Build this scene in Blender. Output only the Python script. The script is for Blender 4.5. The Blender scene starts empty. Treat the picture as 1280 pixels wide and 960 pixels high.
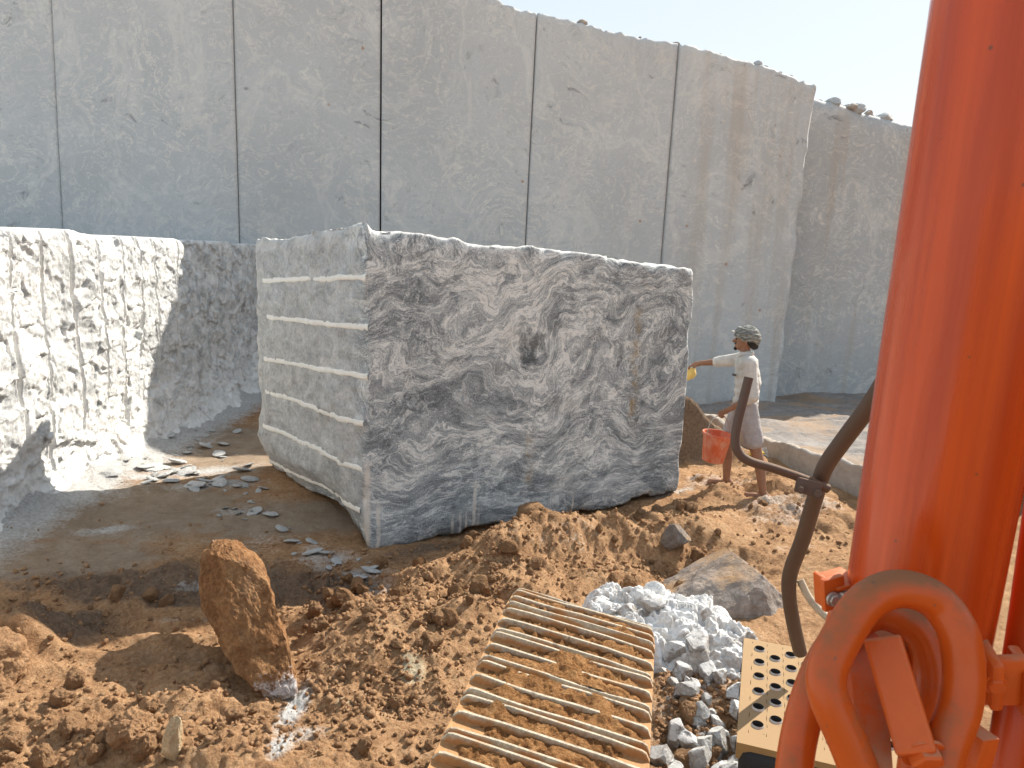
import bpy, bmesh, math, random
import numpy as np
from mathutils import Vector, Matrix

random.seed(7)
RNG = np.random.default_rng(11)
scn = bpy.context.scene
C = scn.collection

# ------------------------------------------------------------------ camera model (used to survey points off the photograph)
F, PITCH, ROLL, H = 920.0, math.radians(9.7), math.radians(2.2), 2.3
_f = np.array([0, math.cos(PITCH), -math.sin(PITCH)])
_r0 = np.array([1.0, 0, 0]); _u0 = np.cross(_r0, _f)
_r = math.cos(ROLL) * _r0 + math.sin(ROLL) * _u0
_u = -math.sin(ROLL) * _r0 + math.cos(ROLL) * _u0
CAM = np.array([0, 0, H])

def ray(px, py): return _f + _r * (px - 640) / F - _u * (py - 480) / F
def gz(px, py, z=0.0):
    d = ray(px, py); return CAM + d * ((z - H) / d[2])
def dep(px, py, D): return CAM + ray(px, py) * D
def onplane(px, py, p0, n):
    d = ray(px, py); return CAM + d * (np.dot(np.array(p0) - CAM, n) / np.dot(d, n))

# ------------------------------------------------------------------ noise (numpy)
def _hash(i, j, k, seed):
    h = (i.astype(np.int64) * 374761393 + j.astype(np.int64) * 668265263 + k.astype(np.int64) * 2147483647 + seed * 974711) & 0xFFFFFFFF
    h = ((h ^ (h >> 13)) * 1274126177) & 0xFFFFFFFF
    h = ((h ^ (h >> 16)) * 2246822519) & 0xFFFFFFFF
    return ((h ^ (h >> 15)) & 0xFFFFFF) / float(0xFFFFFF)

def vnoise(p, seed=0):
    p = np.asarray(p, float); f = np.floor(p); t = p - f
    t = t * t * t * (t * (t * 6 - 15) + 10)
    i, j, k = (f[:, a].astype(np.int64) for a in range(3))
    out = 0
    for a in (0, 1):
        wa = t[:, 0] if a else 1 - t[:, 0]
        for b in (0, 1):
            wb = t[:, 1] if b else 1 - t[:, 1]
            for c in (0, 1):
                wc = t[:, 2] if c else 1 - t[:, 2]
                out = out + wa * wb * wc * _hash(i + a, j + b, k + c, seed)
    return out * 2 - 1

def fbm(p, octs=4, gain=0.5, seed=0, lac=2.03):
    p = np.asarray(p, float); s = 0; a = 1.0; n = 0
    for o in range(octs):
        s = s + a * vnoise(p + o * 17.31, seed + o); n += a; a *= gain; p = p * lac
    return s / n

def ridged(p, octs=4, seed=0):
    p = np.asarray(p, float); s = 0; a = 1.0; n = 0
    for o in range(octs):
        s = s + a * (1 - np.abs(vnoise(p + o * 9.7, seed + o)) * 2); n += a; a *= .5; p = p * 2.1
    return s / n

def cells(xy, seed=0):
    """2D cellular noise: distance to the nearest feature and that cell's random number."""
    f = np.floor(xy); best = np.full(len(xy), 9.0); rid = np.zeros(len(xy))
    for a in (-1, 0, 1):
        for b in (-1, 0, 1):
            ci = (f[:, 0] + a).astype(np.int64); cj = (f[:, 1] + b).astype(np.int64); z = np.zeros_like(ci)
            ox = _hash(ci, cj, z, seed); oy = _hash(ci, cj, z + 1, seed); rr = _hash(ci, cj, z + 2, seed)
            d = np.hypot(ci + ox - xy[:, 0], cj + oy - xy[:, 1])
            m = d < best; best = np.where(m, d, best); rid = np.where(m, rr, rid)
    return best, rid

def sstep(a, b, x):
    t = np.clip((x - a) / (b - a), 0, 1); return t * t * (3 - 2 * t)

# ------------------------------------------------------------------ objects
def tag(o, label=None, cat=None, group=None, kind=None):
    if label: o['label'] = label
    if cat: o['category'] = cat
    if group: o['group'] = group
    if kind: o['kind'] = kind
    return o

def empty(name, loc=(0, 0, 0), rz=0.0):
    o = bpy.data.objects.new(name, None); C.objects.link(o)
    o.location = loc; o.rotation_euler = (0, 0, rz); o.empty_display_size = .1
    return o

def link(name, me, mat=None, parent=None, smooth=False):
    o = bpy.data.objects.new(name, me); C.objects.link(o)
    if mat is not None and len(me.materials) == 0: me.materials.append(mat)
    if parent is not None:
        o.parent = parent
        p = parent; loc = Vector((0, 0, 0)); M = parent_matrix(parent)
        o.matrix_parent_inverse = M.inverted()      # parts are modelled in world coordinates
    if smooth and len(me.polygons):
        me.polygons.foreach_set('use_smooth', np.ones(len(me.polygons), bool))
    return o

def parent_matrix(o):
    m = Matrix.LocRotScale(o.location, o.rotation_euler, o.scale)
    if o.parent is not None:
        m = parent_matrix(o.parent) @ o.matrix_parent_inverse @ m
    return m

def npmesh(name, v, faces, attrs=None):
    """faces: (n,k) int array"""
    me = bpy.data.meshes.new(name); v = np.asarray(v, np.float32); faces = np.asarray(faces, np.int32)
    n, k = faces.shape
    me.vertices.add(len(v)); me.vertices.foreach_set('co', v.ravel())
    me.loops.add(n * k); me.loops.foreach_set('vertex_index', faces.ravel())
    me.polygons.add(n); me.polygons.foreach_set('loop_start', np.arange(0, n * k, k, dtype=np.int32))
    try: me.polygons.foreach_set('loop_total', np.full(n, k, np.int32))
    except Exception: pass
    me.update(calc_edges=True); me.validate()
    for an, av in (attrs or {}).items():
        at = me.attributes.new(an, 'FLOAT', 'POINT'); at.data.foreach_set('value', np.asarray(av, np.float32))
    return me

def gridfaces(nu, nv, wrap=False, off=0, flip=False):
    i = np.arange(nu - 1)[:, None]; j = np.arange(nv if wrap else nv - 1)[None, :]
    j2 = (j + 1) % nv
    a = i * nv + j; b = (i + 1) * nv + j; c = (i + 1) * nv + j2; d = i * nv + j2
    q = np.stack([a, b, c, d], -1).reshape(-1, 4) + off
    return q[:, ::-1] if flip else q

class MB:
    """collects bmesh shapes, links them as one mesh object"""
    def __init__(self): self.bm = bmesh.new()
    def box(self, c, size, M=None, bevel=0.0):
        r = bmesh.ops.create_cube(self.bm, size=1.0)
        vs = r['verts']
        bmesh.ops.scale(self.bm, vec=size, verts=vs)
        if bevel:
            es = list({e for v in vs for e in v.link_edges})
            b = bmesh.ops.bevel(self.bm, geom=es, offset=bevel, segments=2, affect='EDGES', profile=.5)
            vs = list({v for f in b['faces'] for v in f.verts} | {v for v in vs if v.is_valid})
        T = Matrix.Translation(Vector(c)) @ (M.to_4x4() if M is not None else Matrix())
        bmesh.ops.transform(self.bm, matrix=T, verts=vs)
        return self
    def tube(self, pts, rad, n=14, smooth=0, caps=True):
        pts = [Vector(p) for p in pts]
        rads = list(rad) if hasattr(rad, '__len__') else [rad] * len(pts)
        if smooth:
            P, Rr = [], []
            for i in range(len(pts) - 1):
                a = pts[max(i - 1, 0)]; b = pts[i]; c = pts[i + 1]; d = pts[min(i + 2, len(pts) - 1)]
                for s in range(smooth):
                    t = s / smooth
                    P.append(.5 * ((2 * b) + (c - a) * t + (2 * a - 5 * b + 4 * c - d) * t * t + (-a + 3 * b - 3 * c + d) * t ** 3))
                    Rr.append(rads[i] * (1 - t) + rads[i + 1] * t)
            P.append(pts[-1]); Rr.append(rads[-1]); pts, rads = P, Rr
        rings = []; up = None
        for i, p in enumerate(pts):
            t = (pts[min(i + 1, len(pts) - 1)] - pts[max(i - 1, 0)]).normalized()
            if up is None:
                up = t.orthogonal().normalized()
            else:
                up = (up - t * up.dot(t)).normalized()
            s = t.cross(up)
            rings.append([self.bm.verts.new(p + (up * math.cos(a) + s * math.sin(a)) * rads[i]) for a in [2 * math.pi * k / n for k in range(n)]])
        for i in range(len(rings) - 1):
            for k in range(n):
                self.bm.faces.new((rings[i][k], rings[i][(k + 1) % n], rings[i + 1][(k + 1) % n], rings[i + 1][k]))
        if caps:
            self.bm.faces.new(rings[0][::-1]); self.bm.faces.new(rings[-1])
        return self
    def lathe(self, prof, c=(0, 0, 0), n=32, M=None):
        M = M or Matrix.Identity(3); c = Vector(c); rings = []
        for r, z in prof:
            rings.append([self.bm.verts.new(c + M @ Vector((r * math.cos(2 * math.pi * k / n), r * math.sin(2 * math.pi * k / n), z))) for k in range(n)])
        for i in range(len(rings) - 1):
            for k in range(n):
                self.bm.faces.new((rings[i][k], rings[i][(k + 1) % n], rings[i + 1][(k + 1) % n], rings[i + 1][k]))
        return self
    def prism(self, poly, thick):
        """poly: 3D points (planar); thick: extrusion vector"""
        t = Vector(thick); a = [self.bm.verts.new(Vector(p)) for p in poly]; b = [self.bm.verts.new(Vector(p) + t) for p in poly]
        n = len(a); self.bm.faces.new(a); self.bm.faces.new(b[::-1])
        for i in range(n): self.bm.faces.new((a[i], b[i], b[(i + 1) % n], a[(i + 1) % n]))
        return self
    def bevel_all(self, off, seg=2):
        es = [e for e in self.bm.edges if len(e.link_faces) == 2 and e.calc_face_angle(0) > .5]
        bmesh.ops.bevel(self.bm, geom=es, offset=off, segments=seg, affect='EDGES', profile=.5); return self
    def build(self, name, mat, parent=None, smooth=True, autosmooth=True):
        bm = self.bm
        bmesh.ops.recalc_face_normals(bm, faces=bm.faces)
        if smooth:
            for f in bm.faces: f.smooth = True
            if autosmooth:
                for e in bm.edges:
                    if len(e.link_faces) == 2 and e.calc_face_angle(0) > math.radians(38): e.smooth = False
        me = bpy.data.meshes.new(name); bm.to_mesh(me); bm.free()
        return link(name, me, mat, parent)

def frame_from(zdir, xhint=(1, 0, 0)):
    z = Vector(zdir).normalized(); x = Vector(xhint); x = (x - z * x.dot(z)).normalized(); y = z.cross(x)
    return Matrix((x, y, z)).transposed()

# ------------------------------------------------------------------ materials
class NT:
    def __init__(self, name):
        self.m = bpy.data.materials.new(name); self.m.use_nodes = True
        self.t = self.m.node_tree; self.t.nodes.clear()
        self.out = self.n('ShaderNodeOutputMaterial'); self.b = self.n('ShaderNodeBsdfPrincipled')
        self.t.links.new(self.b.outputs[0], self.out.inputs[0])
    def n(self, ty, **kw):
        nd = self.t.nodes.new(ty)
        for k, v in kw.items(): setattr(nd, k, v)
        return nd
    def put(self, sock, v):
        if isinstance(v, bpy.types.NodeSocket): self.t.links.new(v, sock)
        elif v is not None:
            if hasattr(v, '__len__') and len(v) == 3 and hasattr(sock.default_value, '__len__') and len(sock.default_value) == 4: v = (*v, 1)
            sock.default_value = v
    def co(self, kind='Object'): return self.n('ShaderNodeTexCoord').outputs[kind]
    def attr(self, name): return self.n('ShaderNodeAttribute', attribute_name=name).outputs['Fac']
    def map(self, v, scale=(1, 1, 1), rot=(0, 0, 0), loc=(0, 0, 0)):
        m = self.n('ShaderNodeMapping'); self.put(m.inputs['Vector'], v)
        m.inputs['Scale'].default_value = scale; m.inputs['Rotation'].default_value = rot; m.inputs['Location'].default_value = loc
        return m.outputs[0]
    def noise(self, v, scale, detail=4, rough=.5, dist=0, color=False):
        m = self.n('ShaderNodeTexNoise'); self.put(m.inputs['Vector'], v)
        m.inputs['Scale'].default_value = scale; m.inputs['Detail'].default_value = detail
        m.inputs['Roughness'].default_value = rough; m.inputs['Distortion'].default_value = dist
        return m.outputs['Color' if color else 'Fac']
    def voro(self, v, scale, feature='F1', out='Distance'):
        m = self.n('ShaderNodeTexVoronoi', feature=feature); self.put(m.inputs['Vector'], v); m.inputs['Scale'].default_value = scale
        return m.outputs[out]
    def math(self, op, a, b=None, c=None, clamp=False):
        m = self.n('ShaderNodeMath', operation=op, use_clamp=clamp)
        for i, x in enumerate((a, b, c)):
            if x is not None: self.put(m.inputs[i], x)
        return m.outputs[0]
    def vmath(self, op, a, b=None, s=None):
        m = self.n('ShaderNodeVectorMath', operation=op); self.put(m.inputs[0], a)
        if b is not None: self.put(m.inputs[1], b)
        if s is not None: self.put(m.inputs['Scale'], s)
        return m.outputs[0]
    def ramp(self, f, stops, interp='LINEAR'):
        m = self.n('ShaderNodeValToRGB'); self.put(m.inputs[0], f); cr = m.color_ramp; cr.interpolation = interp
        while len(cr.elements) < len(stops): cr.elements.new(.5)
        for e, (p, c) in zip(cr.elements, stops):
            e.position = p; e.color = (*c, 1) if hasattr(c, '__len__') else (c, c, c, 1)
        return m.outputs['Color']
    def range(self, f, a, b, c=0, d=1):
        m = self.n('ShaderNodeMapRange'); self.put(m.inputs[0], f)
        for i, x in enumerate((a, b, c, d)): self.put(m.inputs[i + 1], x)
        return m.outputs[0]
    def mix(self, f, a, b, mode='MIX'):
        m = self.n('ShaderNodeMix', data_type='RGBA', blend_type=mode); self.put(m.inputs[0], f)
        self.put(m.inputs[6], a); self.put(m.inputs[7], b); return m.outputs[2]
    def sep(self, v):
        m = self.n('ShaderNodeSeparateXYZ'); self.put(m.inputs[0], v); return m.outputs
    def bump(self, h, strength=.5, dist=.02, prev=None):
        m = self.n('ShaderNodeBump'); self.put(m.inputs['Height'], h); m.inputs['Strength'].default_value = strength
        m.inputs['Distance'].default_value = dist
        if prev is not None: self.put(m.inputs['Normal'], prev)
        return m.outputs[0]
    def done(self, color=None, rough=None, normal=None, spec=None, metal=None, coat=None, coat_rough=.1):
        b = self.b.inputs
        if color is not None: self.put(b['Base Color'], color)
        if rough is not None: self.put(b['Roughness'], rough)
        if normal is not None: self.put(b['Normal'], normal)
        if spec is not None: self.put(b['Specular IOR Level'], spec)
        if metal is not None: self.put(b['Metallic'], metal)
        if coat is not None:
            self.put(b['Coat Weight'], coat); self.put(b['Coat Roughness'], coat_rough)
        return self.m

_ex = np.array([2.84, 1.64]); _ex = _ex / np.linalg.norm(_ex)
_k = onplane(668, 437, (-1.14, 5.39, 0), (_ex[1], -_ex[0], 0))
KNOT = (float(np.dot(_k[:2] - np.array([-1.14, 5.39]), _ex)), 0.0, float(_k[2]))
def mat_granite():
    """swirling migmatite: bands folded by two layers of warping"""
    t = NT('banded_granite'); p = t.co()
    w1 = t.vmath('SUBTRACT', t.noise(p, .75, 2, .5, color=True), (.5, .5, .5))
    w2 = t.vmath('SUBTRACT', t.noise(p, 2.6, 3, .55, color=True), (.5, .5, .5))
    zz = t.sep(p)[2]
    k1 = t.range(zz, .3, 1.7, .7, 2.6)                          # calmer, flatter bands low down; knots above
    q = t.vmath('ADD', p, t.vmath('SCALE', w1, s=k1))
    q = t.vmath('ADD', q, t.vmath('SCALE', w2, s=t.range(zz, .3, 1.7, .2, .62)))
    q = t.map(q, (.9, .9, 2.0), (.0, .22, .1))
    n1 = t.noise(q, 1.0, 7, .6)
    n2 = t.noise(t.map(q, (1, 1, 1.7), loc=(3, 1, 7)), 2.9, 7, .64, .4)
    band = t.math('PINGPONG', t.math('MULTIPLY', n1, 6.0), .5)
    band = t.math('MULTIPLY', band, 2.0)
    n3 = t.noise(t.map(q, (1, 1, 2.2), loc=(8, 3, 2)), 15, 6, .72, .3)
    mixv = t.math('ADD', t.math('MULTIPLY', band, .20), t.math('ADD', t.math('MULTIPLY', n2, .62), t.math('MULTIPLY', n3, .62)))
    mixv = t.math('SUBTRACT', mixv, .03)
    sp = t.noise(p, 85, 4, .75)
    mixv = t.math('ADD', mixv, t.math('MULTIPLY', t.math('SUBTRACT', sp, .5), .75))
    blob = t.noise(t.map(q, (1, 1, 1), loc=(4, 7, 7)), .8, 4, .6, .5)
    mixv = t.math('ADD', mixv, t.math('MULTIPLY', t.math('SUBTRACT', blob, .5), .36))
    # the dark knot with its white eye
    kd = t.vmath('SUBTRACT', t.vmath('ADD', p, t.vmath('SCALE', w2, s=.55)), KNOT)
    kl = t.n('ShaderNodeVectorMath', operation='LENGTH'); t.put(kl.inputs[0], kd); kl = kl.outputs['Value']
    mixv = t.math('SUBTRACT', mixv, t.math('MULTIPLY', t.range(kl, .22, .06, 0, 1), .30))
    mixv = t.math('ADD', mixv, t.math('MULTIPLY', t.range(t.math('ABSOLUTE', t.math('SUBTRACT', kl, .23)), .06, .0, 0, 1), .16))
    ke = t.vmath('SUBTRACT', t.vmath('ADD', p, t.vmath('SCALE', w2, s=.35)), (KNOT[0] + .06, KNOT[1], KNOT[2] - .02))
    kq = t.n('ShaderNodeVectorMath', operation='LENGTH'); t.put(kq.inputs[0], ke)
    mixv = t.math('ADD', mixv, t.math('MULTIPLY', t.range(kq.outputs['Value'], .09, .02, 0, 1), .45))
    wl = t.noise(t.map(q, (1, 1, 1.3), loc=(1, 2, 9)), 2.6, 7, .66, .6)
    mixv = t.math('ADD', mixv, t.math('MULTIPLY', t.range(t.math('ABSOLUTE', t.math('SUBTRACT', wl, .5)), .035, .0, 0, 1), .22))
    col = t.ramp(mixv, [(.42, (.078, .090, .099)), (.575, (.185, .207, .222)), (.70, (.295, .325, .342)), (.82, (.44, .468, .476)), (.96, (.66, .68, .67))])
    pale = t.noise(t.vmath('ADD', p, t.vmath('SCALE', w2, s=.5)), 1.7, 4, .55)
    col = t.mix(t.math('MULTIPLY', t.range(pale, .56, .74, 0, .55), t.range(sp, .35, .6)), col, (.47, .45, .41))
    xx, yy, _ = t.sep(p)[0], t.sep(p)[1], 0
    # thin rust runs and chalky drips on the sawn face: real stains, in the block's own long axis (the object's X)
    nz = t.noise(p, 9, 4, .6)
    def run(x0, w, z0, z1):
        d = t.math('ABSOLUTE', t.math('SUBTRACT', t.math('ADD', xx, t.math('MULTIPLY', t.math('SUBTRACT', nz, .5), .09)), x0))
        a = t.range(d, w, 0, 0, 1); b = t.math('MULTIPLY', t.range(zz, z0, z0 + .15, 0, 1), t.range(zz, z1, z1 - .2, 0, 1))
        return t.math('MULTIPLY', t.math('MULTIPLY', a, b), t.range(nz, .4, .62, 0, 1))
    for x0, w, z0, z1 in ((2.62, .075, .75, 2.05), (1.52, .06, .3, .95), (2.60, .03, .9, 1.3)):
        col = t.mix(t.math('MULTIPLY', run(x0, w, z0, z1), .75), col, (.27, .19, .085))
    front = t.range(yy, .07, .02, 0, 1)
    for x0, w, z0, z1 in ((.07, .035, -.3, .75), (.16, .022, -.3, .42), (.80, .016, .0, .22), (.87, .016, .0, .26), (.93, .014, .0, .24), (1.0, .02, .0, .5), (1.04, .013, .0, .22), (1.48, .022, .0, .22), (2.0, .014, .1, .24)):
        d = t.math('ABSOLUTE', t.math('SUBTRACT', t.math('ADD', xx, t.math('MULTIPLY', t.math('SUBTRACT', nz, .5), .03)), x0))
        a = t.math('MULTIPLY', t.range(d, w, w * .4, 0, 1), t.range(zz, z1, z1 - .12, 0, 1))
        a = t.math('MULTIPLY', t.math('MULTIPLY', a, front), t.range(nz, .33, .5, .3, .9))
        col = t.mix(a, col, (.66, .62, .56))
    # the split end (object -X face, turned left) carries a skin of drill dust
    end = t.range(xx, .06, .0, 0, 1)
    gn = t.noise(t.map(p, (1, 1.0, 1.6)), 5, 8, .68, .6); gf = t.noise(p, 38, 4, .7)
    grey = t.ramp(t.math('ADD', t.math('MULTIPLY', gn, .6), t.math('MULTIPLY', gf, .4)), [(.36, (.24, .245, .248)), (.5, (.41, .415, .412)), (.64, (.60, .60, .59))])
    rim = t.math('MAXIMUM', t.range(yy, 2.52, 2.62, 0, .75), t.range(zz, 2.28, 2.4, 0, .35))
    grey = t.mix(t.math('MULTIPLY', rim, t.range(gn, .35, .6, .2, 1)), grey, (.62, .60, .57))
    col = t.mix(t.math('MULTIPLY', end, .93), col, grey)
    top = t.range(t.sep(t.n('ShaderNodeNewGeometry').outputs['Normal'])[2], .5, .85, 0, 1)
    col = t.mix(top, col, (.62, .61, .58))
    b1 = t.bump(sp, .35, .006); b2 = t.bump(t.noise(p, 14, 5, .65), .45, .03, b1)
    b3 = t.bump(t.math('MULTIPLY', gf, end), .5, .02, b2)
    return t.done(col, .72, b3, .35)

def mat_wall(name, warm, dark):
    t = NT(name); p = t.co()
    w1 = t.vmath('SUBTRACT', t.noise(p, .55, 3, .5, color=True), (.5, .5, .5))
    w2 = t.vmath('SUBTRACT', t.noise(p, 2.2, 3, .55, color=True), (.5, .5, .5))
    q = t.vmath('ADD', t.vmath('ADD', p, t.vmath('SCALE', w1, s=1.6)), t.vmath('SCALE', w2, s=.55))
    n1 = t.noise(t.map(q, (1, 1, 1.5), (0, .3, 0)), 2.4, 7, .62)
    band = t.math('PINGPONG', t.math('MULTIPLY', n1, 7), .5)
    wisp = t.range(band, .37, .5, 0, 1)
    gate = t.range(t.noise(q, .9, 4, .6), .36, .58, 0.12, 1)
    base = t.noise(p, .35, 5, .55); fine = t.noise(p, 70, 4, .75)
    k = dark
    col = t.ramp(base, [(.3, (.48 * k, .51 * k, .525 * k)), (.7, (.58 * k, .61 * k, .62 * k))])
    col = t.mix(t.range(fine, .3, .7, .1, .75), col, t.mix(.5, col, (.17, .175, .18)))
    col = t.mix(t.math('MULTIPLY', t.math('MULTIPLY', wisp, gate), t.range(fine, .3, .6, .4, 1)), col, (.68, .665, .61))
    n3 = t.noise(t.map(q, (1, 1, 1.3), loc=(5, 2, 1)), 3.3, 6, .65)
    dk = t.math('MULTIPLY', t.range(n3, .60, .70, 0, 1), t.range(t.noise(p, 1.1, 3, .5), .50, .62, 0, 1))
    col = t.mix(t.math('MULTIPLY', dk, .75), col, (.12, .122, .125))
    n5 = t.noise(t.map(q, (1, 1, 1.4), loc=(2, 9, 4)), 7.5, 6, .68, .5)
    col = t.mix(t.math('MULTIPLY', t.range(n5, .56, .68, 0, .9), t.range(t.noise(p, .8, 4, .6), .38, .6, .15, 1)), col, (.66, .65, .60))
    col = t.mix(t.math('MULTIPLY', t.range(n5, .42, .30, 0, .6), t.range(t.noise(p, .7, 4, .6), .42, .62, .1, 1)), col, (.20, .205, .21))
    big = t.noise(t.vmath('ADD', t.map(p, (1, 1, .8), (0, .7, 0)), t.vmath('SCALE', w1, s=1.2)), .55, 6, .62, .6)
    bl = t.range(t.math('ABSOLUTE', t.math('SUBTRACT', big, .5)), .03, .0, 0, .4)
    col = t.mix(t.math('MULTIPLY', bl, t.range(fine, .3, .55, .2, 1)), col, (.68, .67, .63))
    cloud = t.noise(p, .45, 5, .6); col = t.mix(t.range(cloud, .42, .68, 0, .25), col, (.30, .31, .315))
    # rain and rust streaks
    st = t.noise(t.map(p, (1.6, 1.6, .1)), 1.5, 4, .6)
    rust = t.math('MULTIPLY', t.range(st, .54, .72, 0, 1), t.range(t.sep(p)[0], warm[0], warm[1], .05, 1))
    col = t.mix(t.math('MULTIPLY', rust, .42), col, (.36, .27, .18))
    st2 = t.noise(t.map(p, (2.3, 2.3, .05), loc=(9, 0, 0)), 2.0, 4, .6)
    col = t.mix(t.range(st2, .5, .8, 0, .16), col, (.52, .54, .55))
    spots = t.range(t.voro(p, 1.4), .05, .02, 0, .8)
    col = t.mix(spots, col, (.34, .2, .11))
    # fine horizontal wire-saw traces
    saw = t.noise(t.map(p, (.2, .2, 14)), 3, 3, .6)
    nb = t.bump(saw, .12, .02); nb = t.bump(fine, .25, .008, nb); nb = t.bump(n1, .15, .06, nb)
    return t.done(col, .8, nb, .3)

def mat_bench():
    t = NT('split_bench_rock'); p = t.co()
    w = t.vmath('SUBTRACT', t.noise(p, 3, 3, .6, color=True), (.5, .5, .5))
    q = t.vmath('ADD', p, t.vmath('SCALE', w, s=.35))
    n = t.noise(t.map(q, (1, 1, 1.5), (.5, 0, 0)), 4.2, 9, .68)
    fine = t.noise(p, 45, 5, .75)
    v = t.math('ADD', t.math('MULTIPLY', n, .75), t.math('MULTIPLY', fine, .3))
    z = t.sep(p)[2]
    v = t.math('ADD', v, t.range(z, .9, 0, 0, .14))
    col = t.ramp(v, [(.40, (.34, .345, .345)), (.49, (.47, .475, .47)), (.56, (.64, .635, .62)), (.68, (.76, .755, .735))])
    col = t.mix(t.attr('groove'), col, t.mix(t.range(fine, .35, .6), (.55, .54, .52), (.83, .82, .79)))
    rust = t.range(t.noise(p, 1.1, 5, .6), .63, .75, 0, .4)
    col = t.mix(rust, col, (.45, .36, .27))
    nb = t.bump(n, .35, .04); nb = t.bump(fine, .5, .015, nb)
    return t.done(col, .9, nb, .2)

def mat_ground():
    t = NT('quarry_soil'); p = t.co()
    n1 = t.noise(p, .7, 5, .6); n2 = t.noise(p, 5, 7, .68); n3 = t.noise(p, 38, 6, .75); n4 = t.noise(p, 130, 3, .7)
    soil = t.ramp(t.math('ADD', t.math('MULTIPLY', n2, .42), t.math('MULTIPLY', n3, .58)),
                  [(.31, (.16, .088, .050)), (.44, (.38, .212, .108)), (.55, (.54, .325, .175)), (.70, (.68, .49, .32))])
    tan = t.ramp(t.math('ADD', t.math('MULTIPLY', n2, .6), t.math('MULTIPLY', n3, .4)), [(.32, (.28, .20, .135)), (.52, (.41, .31, .225)), (.7, (.52, .42, .32))])
    smooth = t.range(t.math('ADD', t.attr('tan'), t.math('MULTIPLY', t.math('SUBTRACT', n2, .5), .9)), .22, .5)
    col = t.mix(smooth, soil, tan)
    damp_shade = t.range(t.math('ADD', t.attr('damp_shade'), t.math('MULTIPLY', t.math('SUBTRACT', n2, .5), 1.1)), .4, .7)
    col = t.mix(t.math('MULTIPLY', damp_shade, .8), col, t.ramp(n3, [(.3, (.11, .078, .058)), (.7, (.26, .19, .14))]))
    dn = t.math('ADD', t.attr('dust'), t.math('MULTIPLY', t.math('SUBTRACT', t.math('ADD', t.math('MULTIPLY', n2, .6), t.math('MULTIPLY', n3, .5)), .55), 1.5))
    col = t.mix(t.range(dn, .32, .80, 0, .95), col, t.ramp(n3, [(.3, (.42, .415, .40)), (.62, (.74, .73, .71))]))
    cream = t.math('ADD', t.attr('cream'), t.math('MULTIPLY', t.math('SUBTRACT', n2, .5), 1.2))
    col = t.mix(t.range(cream, .4, .7, 0, .85), col, t.mix(n3, (.5, .42, .27), (.72, .65, .48)))
    # scattered pale grit
    grit = t.math('MULTIPLY', t.range(t.voro(p, 26), .16, .08, 0, 1), t.range(t.noise(p, 2.2, 4, .6), .5, .66, 0, .8))
    col = t.mix(grit, col, (.5, .44, .37))
    nb = t.bump(n2, .6, .06); nb = t.bump(n3, 1, .034, nb); nb = t.bump(n4, .9, .010, nb)
    return t.done(col, .95, nb, .12)

def mat_rock(name, c0, c1, c2, dust=None, scale=6, dustamt=.5, bump=.8):
    t = NT(name); p = t.co(); n = t.noise(p, scale, 8, .68, .3); f = t.noise(p, scale * 8, 5, .72)
    col = t.ramp(t.math('ADD', t.math('MULTIPLY', n, .6), t.math('MULTIPLY', f, .4)), [(.32, c0), (.5, c1), (.68, c2)])
    if dust is not None:
        nz = t.sep(t.n('ShaderNodeNewGeometry').outputs['Normal'])[2]
        a = t.math('ADD', t.math('MULTIPLY', nz, .25), t.noise(p, scale * .5, 5, .65))
        col = t.mix(t.range(a, dustamt, dustamt + .16, 0, .9), col, dust)
    nb = t.bump(n, bump, .05); nb = t.bump(f, bump, .012, nb)
    return t.done(col, .93, nb, .15)

def mat_paint(name, col, dust=.3, rough=.34, scale=7, dustcol=(.33, .2, .11), coat=.4):
    t = NT(name); p = t.co(); n = t.noise(p, scale, 6, .65); f = t.noise(p, scale * 11, 5, .7)
    nz = t.sep(t.n('ShaderNodeNewGeometry').outputs['Normal'])[2]
    tone = t.mix(t.range(n, .3, .7, 0, .35), col, tuple(x * .55 for x in col))
    a = t.math('ADD', t.math('MULTIPLY', t.math('MAXIMUM', nz, 0), .42), t.math('ADD', t.math('MULTIPLY', n, .5), t.math('MULTIPLY', f, .28)))
    d = t.range(a, .74 - dust * .5, .95 - dust * .5, 0, .85)
    c = t.mix(d, tone, dustcol)
    chips = t.math('MULTIPLY', t.range(t.noise(p, scale * 6, 4, .6), .70, .73, 0, 1), .8)
    c = t.mix(chips, c, (.12, .075, .05))
    r = t.math('ADD', t.math('ADD', rough, t.math('MULTIPLY', d, .45)), t.math('MULTIPLY', f, .1))
    nb = t.bump(f, .06, .003)
    return t.done(c, r, nb, .35, coat=t.math('MULTIPLY', t.math('SUBTRACT', 1.0, d), coat), coat_rough=.08)

def mat_plain(name, col, rough=.8, var=.25, scale=20, metal=0, bump=.2, spec=.3):
    t = NT(name); p = t.co(); n = t.noise(p, scale, 5, .65)
    c = t.mix(t.range(n, .3, .7), tuple(x * (1 - var) for x in col), tuple(min(1, x * (1 + var)) for x in col))
    return t.done(c, rough, t.bump(n, bump, .02), spec, metal)

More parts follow.
